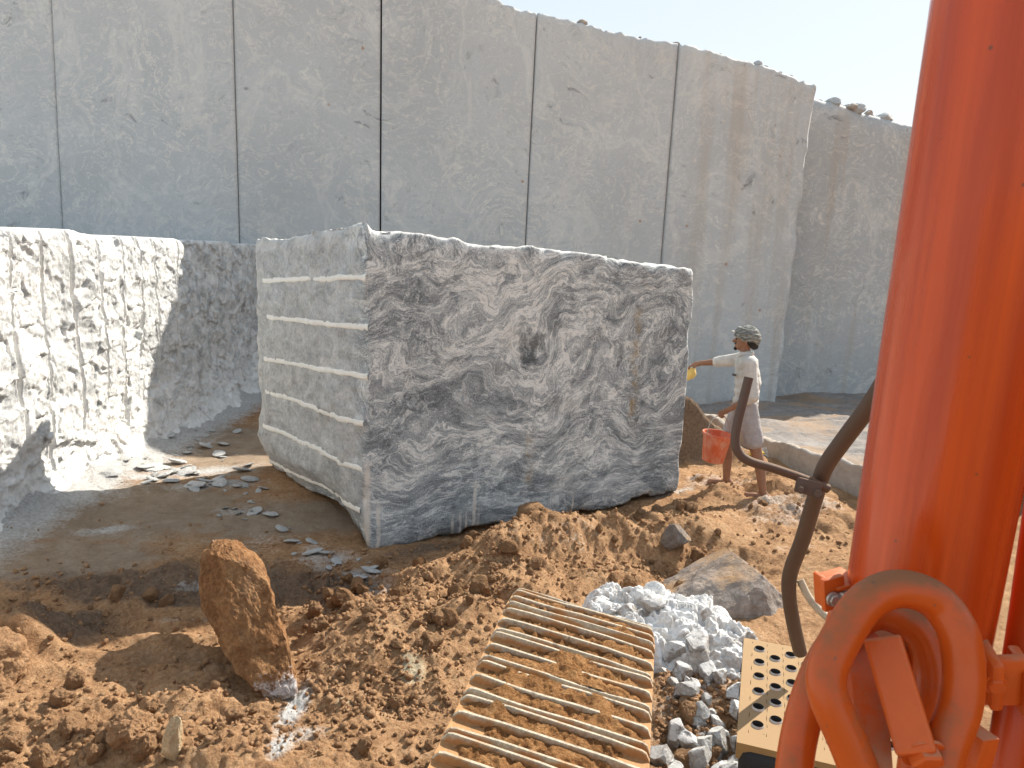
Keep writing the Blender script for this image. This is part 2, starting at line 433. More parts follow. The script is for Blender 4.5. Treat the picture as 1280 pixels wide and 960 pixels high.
M_granite = mat_granite()
M_wall = mat_wall('sawn_wall_rock', (0.5, 4.5), 1.0)
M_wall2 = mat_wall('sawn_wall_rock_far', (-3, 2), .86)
M_bench = mat_bench()
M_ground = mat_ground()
M_clod = mat_rock('dirt_clod_soil', (.22, .122, .067), (.43, .248, .13), (.60, .39, .23), scale=13, bump=1)
M_boulder = mat_rock('earth_crusted_rock', (.16, .085, .042), (.30, .165, .08), (.46, .31, .18), scale=5, bump=1)
def mat_crust():
    t = NT('earth_crusted_boulder'); p = t.co(); n = t.noise(p, 4, 8, .68, .3); f = t.noise(p, 34, 6, .75); g = t.noise(p, 110, 3, .7)
    col = t.ramp(t.math('ADD', t.math('MULTIPLY', n, .5), t.math('MULTIPLY', f, .5)), [(.33, (.10, .048, .024)), (.47, (.23, .112, .050)), (.57, (.36, .20, .095)), (.72, (.52, .34, .20))])
    col = t.mix(t.range(t.noise(p, 2.6, 6, .65), .56, .66, 0, .7), col, (.17, .095, .055))
    zz = t.sep(p)[2]
    end = t.math('ADD', t.range(zz, -.34, -.50, 0, .62), t.math('MULTIPLY', t.math('SUBTRACT', t.math('ADD', t.math('MULTIPLY', n, .5), t.math('MULTIPLY', f, .5)), .5), 2.4))
    col = t.mix(t.range(end, .35, .6, 0, .85), col, t.ramp(f, [(.35, (.36, .32, .31)), (.62, (.70, .68, .67))]))
    tip = t.math('ADD', t.range(zz, .46, .55, 0, .6), t.math('MULTIPLY', t.math('SUBTRACT', f, .5), 1.2))
    col = t.mix(t.range(tip, .35, .6, 0, .6), col, (.6, .54, .47))
    nb = t.bump(n, .9, .05); nb = t.bump(f, 1, .02, nb); nb = t.bump(g, .6, .005, nb)
    return t.done(col, .95, nb, .1)
M_crust = mat_crust()
M_white = mat_rock('dust_white_rock', (.32, .24, .165), (.60, .57, .53), (.80, .78, .75), dust=(.84, .83, .80), scale=7, dustamt=.55)
M_heap = mat_rock('powdered_rubble', (.24, .17, .12), (.52, .48, .44), (.80, .78, .74), dust=(.88, .87, .85), scale=6, dustamt=.53)
M_grey = mat_rock('grey_slab_rock', (.13, .098, .078), (.24, .205, .18), (.42, .39, .365), dust=(.32, .20, .105), scale=4, dustamt=.66)
M_flake = mat_rock('rock_flake', (.50, .50, .49), (.66, .66, .645), (.80, .80, .78), scale=8)
M_ledge = mat_rock('ledge_rock', (.25, .22, .195), (.36, .32, .285), (.47, .43, .385), dust=(.50, .43, .35), scale=2.2, dustamt=.62, bump=.5)
M_floor = mat_rock('rock_floor_stone', (.13, .118, .11), (.235, .215, .20), (.36, .335, .31), dust=(.30, .21, .14), scale=2.0, dustamt=.70, bump=1)
M_cream = mat_rock('cream_stone', (.42, .31, .18), (.60, .47, .30), (.74, .62, .44), scale=10)
M_chalk = mat_rock('drill_chalk', (.74, .72, .66), (.85, .83, .77), (.93, .91, .86), scale=14, bump=.5)

ORANGE = (.60, .115, .022)
M_orange = mat_paint('orange_cylinder_paint', (.46, .055, .007), dust=-.1, rough=.3, scale=3, coat=.08)
def mat_cylinder():
    t = NT('orange_cylinder_enamel'); p = t.co()
    q = t.n('ShaderNodeMapping', vector_type='TEXTURE'); t.put(q.inputs['Vector'], p)
    q.inputs['Rotation'].default_value = frame_from(Vector(dep(1277, -10, .66) - dep(1140, 800, .80)), (1, 0, 0)).to_euler()
    q = t.map(q.outputs[0], (1, 1, .035))
    a = t.noise(q, 38, 4, .6); b = t.noise(q, 12, 3, .5); f = t.noise(p, 160, 3, .7)
    c = t.mix(t.range(a, .35, .7), (.58, .076, .008), (.38, .040, .005))
    c = t.mix(t.range(b, .55, .75, 0, .5), c, (.62, .13, .03))  # lengthwise streaks: dirt, and reflections painted into the colour
    c = t.mix(t.range(t.voro(p, 30), .07, .04, 0, .8), c, (.14, .05, .02))
    r = t.range(a, .3, .7, .16, .36)
    return t.done(c, r, t.bump(t.math('ADD', t.math('MULTIPLY', a, .7), t.math('MULTIPLY', f, .1)), .10, .004), .4, coat=.12, coat_rough=.04)
M_cyl = mat_cylinder()
M_orange2 = mat_paint('orange_pipe_paint', (.52, .085, .008), dust=.40, rough=.30, scale=11, dustcol=(.20, .10, .045), coat=.12)
M_orange3 = mat_paint('orange_bracket_paint', (.62, .11, .014), dust=.12, rough=.36, scale=12, dustcol=(.40, .23, .13), coat=.1)
M_tanstep = mat_paint('tan_step_paint', (.42, .26, .10), dust=.40, rough=.5, scale=8, dustcol=(.30, .20, .11), coat=.0)
M_rail = mat_paint('dusty_brown_rail', (.10, .066, .048), dust=.28, rough=.5, scale=10, dustcol=(.22, .14, .09), coat=0)
M_dark = mat_plain('black_rubber_hole_shade', (.03, .028, .026), .7)  # rubber parts, and the shade painted inside the step's holes
M_steel = mat_plain('bare_steel', (.42, .39, .35), .45, metal=.6)
M_chassis = mat_plain('greasy_chassis', (.07, .05, .04), .7, .5, 9)

# ------------------------------------------------------------------ sun, sky
S = Vector((1.0, .95, 1.15)).normalized()
elev = math.asin(S.z); azim = math.atan2(S.x, S.y)
w = bpy.data.worlds.new('World'); scn.world = w; w.use_nodes = True
nt = w.node_tree; nt.nodes.clear()
sky = nt.nodes.new('ShaderNodeTexSky'); sky.sky_type = 'NISHITA'; sky.sun_disc = False
sky.sun_elevation = elev; sky.sun_rotation = azim; sky.air_density = 1.0; sky.dust_density = .4; sky.ozone_density = 1.0
bg = nt.nodes.new('ShaderNodeBackground'); bg.inputs[1].default_value = .15
wo = nt.nodes.new('ShaderNodeOutputWorld'); hs = nt.nodes.new('ShaderNodeHueSaturation'); hs.inputs['Saturation'].default_value = 1.2
gm = nt.nodes.new('ShaderNodeGamma'); gm.inputs[1].default_value = .22
nt.links.new(sky.outputs[0], hs.inputs['Color']); nt.links.new(hs.outputs[0], gm.inputs[0])
nt.links.new(gm.outputs[0], bg.inputs[0]); nt.links.new(bg.outputs[0], wo.inputs[0])
sl = bpy.data.lights.new('sun', 'SUN'); sl.energy = 2.0; sl.angle = math.radians(.53); sl.color = (1, .93, .82)
so = bpy.data.objects.new('sun', sl); C.objects.link(so); so.rotation_euler = (-S).to_track_quat('-Z', 'Y').to_euler(); so.location = (6, 6, 9)
scn.view_settings.view_transform = 'Standard'; scn.view_settings.look = 'None'
scn.view_settings.exposure = 2.2; scn.view_settings.gamma = 1.0

cd = bpy.data.cameras.new('camera'); cam = bpy.data.objects.new('camera', cd); C.objects.link(cam)
cd.sensor_width = 36.0; cd.lens = 36.0 * F / 1280.0; cd.clip_start = .02; cd.clip_end = 2000
cam.matrix_world = Matrix(((_r[0], _u[0], -_f[0], 0), (_r[1], _u[1], -_f[1], 0), (_r[2], _u[2], -_f[2], H), (0, 0, 0, 1)))
cd.dof.use_dof = True; cd.dof.focus_distance = 5.5; cd.dof.aperture_fstop = (cd.lens / 1000.0) / .0012
scn.camera = cam

# ------------------------------------------------------------------ ground
def bumps(x, y, L):
    h = np.zeros_like(x)
    for cx, cy, sx, sy, ang, amp in L:
        c, s = math.cos(ang), math.sin(ang); u = (x - cx) * c + (y - cy) * s; v = -(x - cx) * s + (y - cy) * c
        h = h + amp * np.exp(-(u / sx) ** 2 - (v / sy) ** 2)
    return h

BA = math.atan2(1.64, 2.85)                     # azimuth of the block's long face
MOUNDS = [
    (.45, 5.62, .85, .26, BA, .30), (1.5, 5.95, .55, .32, .5, .22), (-.05, 5.25, .4, .22, BA, .12),                # bank pushed up against the block's foot
    (.15, 4.9, .55, .35, .4, .10),
    (-.70, 4.05, .42, .36, .3, .20), (-.15, 4.25, .4, .3, 0, .10),                   # heap beside the leaning boulder
    (2.4, 7.0, .9, .8, 0, .10), (1.85, 8.75, .75, .17, -.25, .78), (1.7, 9.3, .7, .5, -.2, .35), (1.2, 9.9, .8, .9, 0, .6),
    (3.0, 7.3, .35, .9, 0, .10),
    (-2.75, 3.9, .22, .22, 0, .30), (-1.75, 3.05, .13, .13, 0, .12),
    (1.15, 4.55, .45, .45, 0, .06), (1.55, 5.35, .45, .25, .2, -.16), (.75, 4.75, .35, .22, 0, -.10), (2.6, 5.3, .6, .5, 0, .12),
    (-3.2, 4.5, .5, .3, .2, .05), (-2.2, 4.9, .7, .25, .1, .05),
    (1.0, 3.0, .4, .5, 0, -.12), (-1.0, 3.0, .5, .4, 0, .05),
]
def region(x, y, L):
    """soft membership of elliptical patches (cx, cy, rx, ry, angle, weight)"""
    m = np.zeros_like(x)
    for cx, cy, rx, ry, ang, wgt in L:
        c, s = math.cos(ang), math.sin(ang); u = ((x - cx) * c + (y - cy) * s) / rx; v = (-(x - cx) * s + (y - cy) * c) / ry
        m = np.maximum(m, wgt * np.exp(-np.clip(u * u + v * v, 0, 30)))
    return m
def P(px, py, z=0.0): q = gz(px, py, z); return q[0], q[1]
ROUGH = [(*P(930, 615), .9, .5, .3, .85), (*P(520, 760), .95, .5, .2, 1), (*P(720, 690), 1.1, .6, BA, 1), (*P(860, 850), .8, .7, 0, .9), (*P(180, 930), 1.2, .45, .1, .8), (*P(470, 890), .6, .5, .2, .8),
         (*P(180, 730), 1.0, .34, .1, 1), (*P(380, 740), .6, .4, .2, .9), (*P(40, 790), .5, .4, 0, .7), (*P(980, 640), .9, .8, 0, .6), (*P(840, 700), .7, .5, 0, .9)]
CHURN = [(*P(170, 735), .75, .26, .1, 1), (*P(370, 735), .55, .32, .2, .9), (*P(60, 775), .45, .25, .1, .8), (1.95, 8.85, .9, .6, 0, .9)]
SMOOTH = [(*P(520, 905), .42, .20, .3, .8), (*P(130, 815), .8, .14, .12, .75), (*P(610, 700), .3, .2, .3, .6), (*P(70, 700), .75, .35, .2, 1), (*P(270, 560), 1.0, 1.2, 1.0, 1), (*P(350, 650), .9, .5, .2, .8), (*P(150, 640), 1.1, .8, .4, 1)]
DUST = [(*P(235, 592), .8, .22, .5, .8), (*P(290, 605), .4, .2, .3, .7), (*P(180, 600), .5, .2, .5, .8), (*P(1000, 650), .9, .3, .5, .5), (*P(900, 610), .7, .3, .4, .52), (*P(700, 700), .5, .2, .5, .33), (*P(560, 770), .4, .2, .3, .33), (*P(330, 680), .5, .3, .2, .4), (*P(230, 610), .6, .2, .3, .5), (*P(130, 665), .28, .12, .5, .75), (*P(300, 640), .35, .14, .3, .6), (*P(410, 700), .35, .28, -.4, .62), (*P(450, 720), .3, .16, .2, .6),
        (*P(368, 890), .07, .26, -.1, .95), (*P(350, 945), .06, .14, 0, .95), (*P(385, 925), .12, .1, 0, .55), (*P(480, 735), .22, .1, .2, .45),
        (*P(860, 830), .45, .5, .4, .5), (*P(870, 900), .35, .4, 0, .42), (*P(960, 640), .5, .14, .5, .55), (*P(880, 600), .4, .12, .5, .6), (*P(1000, 690), .3, .1, .3, .45),
        (*P(240, 775), .35, .06, .15, .5), (*P(240, 735), .18, .08, .2, .5), (*P(930, 575), .5, .2, .2, .45), (*P(840, 622), .4, .1, .5, .6), (*P(640, 690), .3, .15, .2, .25)]
CREAM = [(*P(512, 850), .12, .12, 0, .8), (*P(440, 885), .14, .07, .2, .6), (*P(470, 830), .1, .05, .2, .45)]
DAMP_SHADE = [(1.95, 8.6, .9, .35, -.2, 1.0), (*P(180, 735), 1.0, .32, .05, 1.0), (*P(390, 735), .6, .35, .2, .9), (*P(60, 790), .55, .3, .1, .9), (*P(330, 730), .7, .4, .3, .7), (*P(560, 690), .9, .25, .4, .75), (*P(200, 830), .8, .25, .1, .5), (*P(840, 860), .7, .5, 0, .35)]  # dark mud; the first patch paints shade onto the far bank's face

def ground_h(x, y):
    x = np.asarray(x, float); y = np.asarray(y, float)
    p = np.stack([x, y, np.zeros_like(x)], -1)
    rough = np.clip(region(x, y, ROUGH) + .22, 0, 1) * (1 - .88 * region(x, y, SMOOTH))
    rough = np.maximum(rough, region(x, y, CHURN))
    h = bumps(x, y, MOUNDS) + .035 * fbm(p * .9, 3, seed=3)
    wob = fbm(p * 3.1, 3, seed=21)
    hh = .075 * fbm(p * 3.3, 6, .6, seed=5) + .045 * ridged(p * 4.6, 5, seed=9)
    warp = np.stack([x, y], -1) + .05 * np.stack([vnoise(p * 6, 31), vnoise(p * 6, 32)], -1)
    for sc, amp, thr in ((2.4, .10, .6), (5.2, .06, .5), (11., .030, .35), (23., .014, .25)):
        d, r = cells(warp * sc, seed=int(sc * 10))
        hh = hh + amp * np.clip(1 - (d / .55) ** 2, 0, 1) ** .7 * (r > thr) * (r - .2)
    h = h + rough * (hh - .03) + .006 * fbm(p * 14, 3, seed=8) + .02 * (1 - rough) * wob * .6
    # tyre / bucket drag streaks at the left front
    strk = region(x, y, [(*P(150, 800), 1.2, .4, .1, 1)])
    h = h + strk * .022 * np.sin((y * 1.0 - x * .12) * 34 + 2 * wob)
    # talus against the bench
    h = h + (.16 + .10 * fbm(p * 3, 4, .6, seed=33)) * np.exp(-np.clip(x + 4.05, 0, 9) / .26) * (y > -2) * (x > -4.6)
    # quarry floor falls slightly towards the far walls
    h = h - .045 * np.clip(y - 8.5, 0, 6) * sstep(2.0, 4.0, x)
    far = sstep(16, 40, np.hypot(x, y)); h = h * (1 - far)
    under = np.exp(-((x) / 1.6) ** 4 - ((y - .6) / 1.5) ** 4)
    return h - .12 * under

def build_ground():
    ang = np.unique(np.concatenate([np.radians(np.linspace(-60, 60, 900)), np.radians(np.linspace(60, 300, 70))]))[:-1]
    r = np.concatenate([[.35, .6, .9], np.geomspace(1.1, 15, 620), np.geomspace(15.6, 900, 40)])
    A, R = np.meshgrid(ang, r); x = (R * np.sin(A)).ravel(); y = (R * np.cos(A)).ravel()
    z = ground_h(x, y)
    na, nr = len(ang), len(r)
    f = gridfaces(nr, na, wrap=True, flip=True)
    v = np.stack([x, y, z], -1); v = np.vstack([v, [[0, 0, -.1]]]); ci = len(v) - 1
    near = (np.hypot(x, y) < 18)
    dust = region(x, y, DUST); dust = np.maximum(dust, .95 * np.exp(-np.clip(x + 3.95, 0, 9) ** 2 / .16) * (y > 1.5) * (y < 12.4))
    pad = lambda a: np.append(a, 0)
    me = npmesh('ground', v, f, {'dust': pad(dust), 'tan': pad(region(x, y, SMOOTH[3:])), 'damp_shade': pad(region(x, y, DAMP_SHADE)), 'cream': pad(region(x, y, CREAM))})
    bm = bmesh.new(); bm.from_mesh(me); bm.verts.ensure_lookup_table()
    for k in range(na): bm.faces.new((bm.verts[k], bm.verts[ci], bm.verts[(k + 1) % na]))
    bmesh.ops.recalc_face_normals(bm, faces=bm.faces)
    bm.to_mesh(me); bm.free()
    if me.polygons[100].normal.z < 0: me.flip_normals()
    return tag(link('ground', me, M_ground, smooth=True), kind='structure')
build_ground()
def gh(x, y): return float(ground_h(np.array([x]), np.array([y]))[0])

# ------------------------------------------------------------------ quarry wall: sawn panels, slit between each two
WN = np.array([.17, -1, 0]); WN = WN / np.linalg.norm(WN); W0 = np.array([4.86, 13.29, 0])
WD = np.array([1, .17, 0]) / np.hypot(1, .17)
def wall_uv(px, py): q = onplane(px, py, W0, WN); return float(np.dot(q - W0, WD)), float(q[2])
tops = [wall_uv(a, b) for a, b in ((620, 0), (672, 16), (760, 36), (849, 55), (900, 65), (945, 78), (985, 92), (1020, 108))]
tu = np.array([-16, -9, tops[0][0] - 1.2] + [t[0] for t in tops]); tz = np.array([6.35, 6.45, 6.5] + [t[1] for t in tops])
def wall_top(u): return np.interp(u, tu, tz)
seams = [((65, 0), (79, 285)), ((290, 0), (299, 305)), ((476, 0), (475, 285)), ((672, 16), (657, 305)), ((849, 58), (827, 325))]
sl_ = []
for a, b in seams:
    ua, za = wall_uv(*a); ub, zb = wall_uv(*b); sl_.append((ua, za, ub, zb))
def seam_u(i, z):
    if i < 0: return np.full_like(z, -15.0)
    if i >= len(sl_):
        (ua, za), (ub, zb) = wall_uv(1020, 110), wall_uv(970, 510)
    else: ua, za, ub, zb = sl_[i]
    return ua + (ub - ua) * (z - za) / (zb - za)
def solid_slab(face, back, mat, name, parent, attrs=None):
    """face/back: (nu,nv,3) grids with the same layout; closed into one solid"""
    nu, nv, _ = face.shape; v = np.vstack([face.reshape(-1, 3), back.reshape(-1, 3)]); o = nu * nv
    f = [gridfaces(nu, nv), gridfaces(nu, nv, off=o, flip=True)]
    def strip(idx): 
        idx = np.asarray(idx); a, b = idx[:-1], idx[1:]
        return np.stack([a, b, b + o, a + o], -1)
    g = np.arange(o).reshape(nu, nv)
    f += [strip(g[::-1, 0]), strip(g[:, -1]), strip(g[0, :]), strip(g[-1, ::-1])]
    me = npmesh(name, v, np.vstack(f))
    bm = bmesh.new(); bm.from_mesh(me); bmesh.ops.recalc_face_normals(bm, faces=bm.faces); bm.to_mesh(me); bm.free()
    return link(name, me, mat, parent)
qw = tag(empty('quarry_wall', (-1.5, 12.2, 0)), 'long sawn grey rock wall of tall panels parted by thin dark slits', 'rock wall')
for i in range(6):
    nv = 150; nu = max(24, int((float(seam_u(i, np.array([3.0]))[0]) - float(seam_u(i - 1, np.array([3.0]))[0])) / .045))
    zz = np.linspace(0, 1, nv); uu = np.linspace(0, 1, nu); U, V = np.meshgrid(uu, zz, indexing='ij')
    zt = 5.5; gap = .011 if i else 0
    gl = [.004, .009, .011, .016, .016, .018][i]; gr = [.004, .004, .009, .011, .016, .0][i] if i < 5 else 0
    Z = -.9 + V * (zt + .9)
    u0 = seam_u(i - 1, Z) + (gl if i else 0); u1 = seam_u(i, Z) - gr
    u = u0 + U * (u1 - u0)
    top = wall_top(u); q3 = np.stack([u.ravel(), np.zeros(u.size), np.zeros(u.size)], -1)
    jag = (.02 * fbm(q3 * 3, 5, .6, seed=40) + .03 * fbm(q3 * 14, 4, .7, seed=44) + .05 * (cells(np.stack([u.ravel() * 2.6, np.zeros(u.size)], -1), 5)[1] - .5)).reshape(u.shape)
    Z = -.9 + V * (top + jag + .9)
    p = W0 + WD * u[..., None]; p = p.copy(); p[..., 2] = Z
    pr = p.reshape(-1, 3)
    d = .012 * fbm(pr * 1.3, 4, seed=12) + .004 * fbm(pr * 9, 3, seed=14)
    edge = np.exp(-(top + jag - Z) / .03)
    d = d.reshape(u.shape) - .03 * edge * (1 + 1.6 * fbm(pr * 9, 3, seed=2).reshape(u.shape))
    if i == 5: d = d - .10 * np.exp(-(u1 - u) / .05) * np.clip(.6 + fbm(pr * 2.2, 3, seed=77).reshape(u.shape), 0, 2)
    d += [0.0, .01, -.006, .006, -.004, .008][i]
    face = p + WN * d[..., None]; back = p - WN * 1.6
    o = solid_slab(face, back, M_wall, 'wall_panel', qw)
    if i == 5: o['label'] = 'last panel with rust stains and a chipped outer edge'

uu = np.linspace(-14, float(np.dot(np.array([4.4 - W0[0], 0, 0]), WD)), 60); cp = []
for u_ in uu:
    zt_ = float(wall_top(u_)) - .10
    cp += [W0 + WD * u_ - WN * d_ + np.array([0, 0, z_]) for d_, z_ in ((.30, -.8), (.30, zt_), (1.5, zt_), (1.5, -.8))]
me = npmesh('slit_shade_backing', cp, gridfaces(60, 4, wrap=True))
link('slit_shade_backing', me, mat_plain('slit_shade_black', (.05, .05, .05), .9), qw)  # near-black backing: the shade inside the slits put in as colour
R0 = W0 + WD * .0 - WN * .9; RN = np.array([.12, -1, 0]); RN /= np.linalg.norm(RN); RD = np.array([1, .12, 0]) / np.hypot(1, .12)
a = onplane(1010, 118, R0, RN); b = onplane(1142, 156, R0, RN)
ua, ub = float(np.dot(a - R0, RD)), float(np.dot(b - R0, RD))
U, V = np.meshgrid(np.linspace(ua - .8, ua + 9, 220), np.linspace(0, 1, 120), indexing='ij')
top = a[2] + (b[2] - a[2]) * (U - ua) / (ub - ua); top = np.maximum(top, 3.2)
q3 = np.stack([U.ravel(), np.zeros(U.size), np.zeros(U.size)], -1)
top = top + (.05 * fbm(q3 * 2.5, 4, seed=50)).reshape(U.shape)
Z = -1.2 + V * (top + 1.2); p = R0 + RD * U[..., None]; p[..., 2] = Z; pr = p.reshape(-1, 3)
d = (.03 * fbm(pr * .8, 4, seed=60) + .008 * fbm(pr * 7, 3, seed=61)).reshape(U.shape) - .12 * np.exp(-(top - Z) / .1)
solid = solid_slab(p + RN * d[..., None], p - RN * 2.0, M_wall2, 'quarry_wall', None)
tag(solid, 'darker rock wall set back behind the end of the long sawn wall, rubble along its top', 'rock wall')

# ------------------------------------------------------------------ drilled bench on the left
def build_bench():
    xs = -4.0
    gy = []
    for px in (17, 58, 95, 130, 156, 181, 203, 225, 243, 260, 277, 291, 310):
        gy.append(onplane(px, 281 + px * .079 + 12, (xs, 0, 0), (1, 0, 0))[1])
    gy = [gy[0] - 2.6, gy[0] - 2.1, gy[0] - 1.6, gy[0] - 1.05, gy[0] - .52] + gy
    ys = np.concatenate([np.linspace(-6, 2.5, 60), np.linspace(2.5, 12.9, 1300)[1:]])
    zs = np.linspace(0, 1, 210)
    Y, V = np.meshgrid(ys, zs, indexing='ij')
    q = np.stack([np.zeros(Y.size), Y.ravel(), np.zeros(Y.size)], -1)
    top = 2.385 - .006 * (Y - 6) + (.035 * fbm(q * 2.2, 4, seed=70)).reshape(Y.shape)
    Z = -.4 + V * (top + .4)
    pr = np.stack([np.zeros(Y.size), Y.ravel(), Z.ravel()], -1)
    sh = pr.copy(); sh[:, 1] += .5 * sh[:, 2]
    d = .09 * fbm(pr * 1.1, 3, seed=71) + .015 * ridged(sh * np.array([1, 3.4, 4.8]), 5, seed=72) + .015 * fbm(sh * np.array([1, 9, 12]), 5, .66, seed=73)
    wf = np.stack([pr[:, 1] + .12 * fbm(pr * 4, 3, seed=75), pr[:, 2] + .35 * pr[:, 1] * 0 + .12 * fbm(pr * 4 + 9, 3, seed=76)], -1)
    for fs, fa in ((3.1, .032), (7.5, .020), (17., .010)):
        dd_, rid = cells(wf * np.array([fs * .8, fs]), seed=int(fs * 7)); ang_ = rid * 40
        d = d + fa * (rid - .5) + fa * .8 * dd_ * np.sin(ang_)
    d = d.reshape(Y.shape) - .06
    d += .20 * np.exp(-np.clip(Z + .02, 0, 9) / .16) * (1 + .6 * fbm(pr * 2.4, 3, seed=74).reshape(Y.shape))
    d -= .05 * np.exp(-(top - Z) / .05)
    gro = np.zeros_like(Y)
    dlow = (.09 * fbm(pr * 1.1, 3, seed=71)).reshape(Y.shape); dlow = dlow + (d - dlow)[:, 60:150].mean()
    for k, g in enumerate(gy):
        wob = .035 * np.sin(Z * 2.1 + k * 1.7) + .012 * vnoise(np.stack([Z.ravel() * 9, np.full(Z.size, k * 3.1), np.zeros(Z.size)], -1), 80).reshape(Z.shape)
        a = np.abs(Y - (g + wob)); lo = .15 + .6 * ((k * .37) % 1)
        keep = sstep(lo - .15, lo + .25, Z) * sstep(.25, .42, .5 + .5 * vnoise(np.stack([Z.ravel() * 2.3, np.full(Z.size, k * 7.7), np.zeros(Z.size)], -1), 81).reshape(Z.shape) + .3)
        gpro = np.clip(1 - (a / .026) ** 2, 0, 1) * keep
        flat = np.clip(1 - (a / .04) ** 2, 0, 1) * keep * .9
        base = .03
        d = d * (1 - flat * .85) + flat * .85 * (dlow + .012)
        d -= .045 * gpro; gro = np.maximum(gro, np.clip(1.35 - a / .024, 0, 1) * keep)
    face = np.stack([xs + d, Y, Z], -1)
    nu, nv = Y.shape
    rows = [face]
    back = np.stack([np.full(nu, -14.0), ys, top[:, -1]], -1)[:, None, :]
    full = np.concatenate([face, back], 1); nv2 = nv + 1
    g2 = np.concatenate([gro, np.zeros((nu, 1))], 1)
    me = npmesh('drilled_bench', full.reshape(-1, 3), gridfaces(nu, nv2), {'groove': g2.ravel()})
    if me.polygons[me.polygons[0].index + 2000].normal.x < 0: me.flip_normals()
    o = link('drilled_bench', me, M_bench, smooth=False)
    return tag(o, 'low white rough split rock bench scored with a row of upright drill grooves', 'rock bench')
build_bench()

# ------------------------------------------------------------------ the cut granite block
def build_block():
    n0 = np.array([-1.14, 5.39]); r0 = np.array([1.70, 7.03]); l0 = np.array([-2.68, 7.56])
    ex = (r0 - n0); L = np.linalg.norm(ex); ex = ex / L; ey = np.array([-ex[1], ex[0]]); Wd = float(np.dot(l0 - n0, ey)); sk = float(np.dot(l0 - n0, ex))
    root = tag(empty('granite_block', (n0[0], n0[1], 0), math.atan2(ex[1], ex[0])), 'huge cut granite block with swirling dark and white bands, standing tilted on the dirt', 'stone block')
    nx, ny, nz = 150, 110, 120
    # parametric cube surface
    faces_uv = []
    def tops(u, v):
        z00, z10, z01, z11 = 2.47, 2.27, 2.385, 2.30
        return z00 * (1 - u) * (1 - v) + z10 * u * (1 - v) + z01 * (1 - u) * v + z11 * u * v
    def bott(u, v):
        # base rises towards the right end, undercut along the left end
        b = np.interp(u, [0, .08, .25, .5, .75, 1], [-.02, .0, .02, .06, .07, .10]) * (1 - v) + v * .0
        b = b + .18 * (1 - u) ** 4 * np.interp(v, [0, .1, .35, .6, 1], [0, .5, .9, .3, .1])
        return b
    V, Fc = [], []; off = 0
    def addface(fun, a, b, flip):
        nonlocal off
        A, B = np.meshgrid(np.linspace(0, 1, a), np.linspace(0, 1, b), indexing='ij')
        u, v, w_ = fun(A, B)
        V.append(np.stack([u.ravel(), v.ravel(), w_.ravel()], -1)); Fc.append(gridfaces(a, b, off=off, flip=flip)); off += a * b
    z = np.zeros; one = np.ones
    addface(lambda A, B: (A, 0 * A, B), nx, nz, False)
    addface(lambda A, B: (A, 0 * A + 1, B), nx, nz, True)
    addface(lambda A, B: (0 * A, A, B), ny, nz, True)
    addface(lambda A, B: (0 * A + 1, A, B), ny, nz, False)
    addface(lambda A, B: (A, B, 0 * A + 1), nx, ny, False)
    addface(lambda A, B: (A, B, 0 * A), nx, ny, True)
    uvw = np.vstack(V); f = np.vstack(Fc)
    u, v, w_ = uvw.T
    zt, zb = tops(u, v), bott(u, v)
    X = u * L + v * sk * (1 - u); Y = v * Wd; Z = zb + w_ * (zt - zb)
    p = np.stack([X, Y, Z], -1)
    # ragged top and foot edges, chipped arrises
    eu = np.minimum(u, 1 - u) * L; ev = np.minimum(v, 1 - v) * Wd; ew = np.minimum(w_, 1 - w_) * 2.4
    q = np.stack([X, Y, np.zeros_like(X)], -1)
    jt = .05 * fbm(q * 1.9, 4, .6, seed=91) + .02 * fbm(q * 9, 3, seed=92) + .03 * np.exp(-(u * L / .14) ** 2) * np.exp(-(v * Wd / .3) ** 2)
    jb = .07 * fbm(q * 2.4, 4, .6, seed=93) + .05 * (cells(np.stack([X, Y], -1) * 3.1, 6)[1] - .5)
    Z = Z + jt * w_ ** 6 + jb * (1 - w_) ** 8
    n3 = fbm(p * 6, 4, .6, seed=94); chip = np.clip(fbm(p * 4.3, 3, seed=95) + .1, 0, 1)
    onl = (u < 1e-6); onf = (v < 1e-6)
    d_end = .05 * ridged(p * np.array([1, 1.6, 1.3]), 4, seed=96) + .02 * fbm(p * 11, 4, .6, seed=97) - .03
    X = X - d_end * np.clip(1 - u * L / .10, 0, 1) + 0
    Y = Y - (.006 * fbm(p * 5, 3, seed=98) + .003 * n3) * np.clip(1 - v * Wd / .1, 0, 1) + 0
    # arris chips: pull inwards where two faces meet
    c1 = np.exp(-(eu + ev) / .035); X += np.where(u < .5, 1, -1) * c1 * .03 * (.4 + chip); Y += np.where(v < .5, 1, -1) * c1 * .02 * (.4 + chip)
    c2 = np.exp(-(ev + ew) / .035); Y += np.where(v < .5, 1, -1) * c2 * .045 * (.3 + 1.6 * chip)
    c3 = np.exp(-(eu + ew) / .035); X += np.where(u < .5, 1, -1) * c3 * .045 * (.3 + 1.6 * chip)
    # undercut of the left end's foot
    X += .20 * np.exp(-(w_ * 2.4 / .22) ** 2) * (u < .5) * np.exp(-u * L / .3) * np.interp(v, [0, .1, .3, 1], [.15, .5, .8, .5])
    pts = np.stack([X, Y, Z], -1)
    me = npmesh('rock_body', pts, f)
    bm = bmesh.new(); bm.from_mesh(me); bmesh.ops.remove_doubles(bm, verts=bm.verts, dist=.0008); bmesh.ops.recalc_face_normals(bm, faces=bm.faces); bm.to_mesh(me); bm.free()
    body = bpy.data.objects.new('rock_body', me); C.objects.link(body); me.materials.append(M_granite); body.parent = root
    # chalk-filled drill channels on the split end
    M = parent_matrix(root); Mi = np.array(M.inverted())
    P0 = np.array([n0[0], n0[1], 0]); nrm = np.array([*(-ex), 0.0]); 
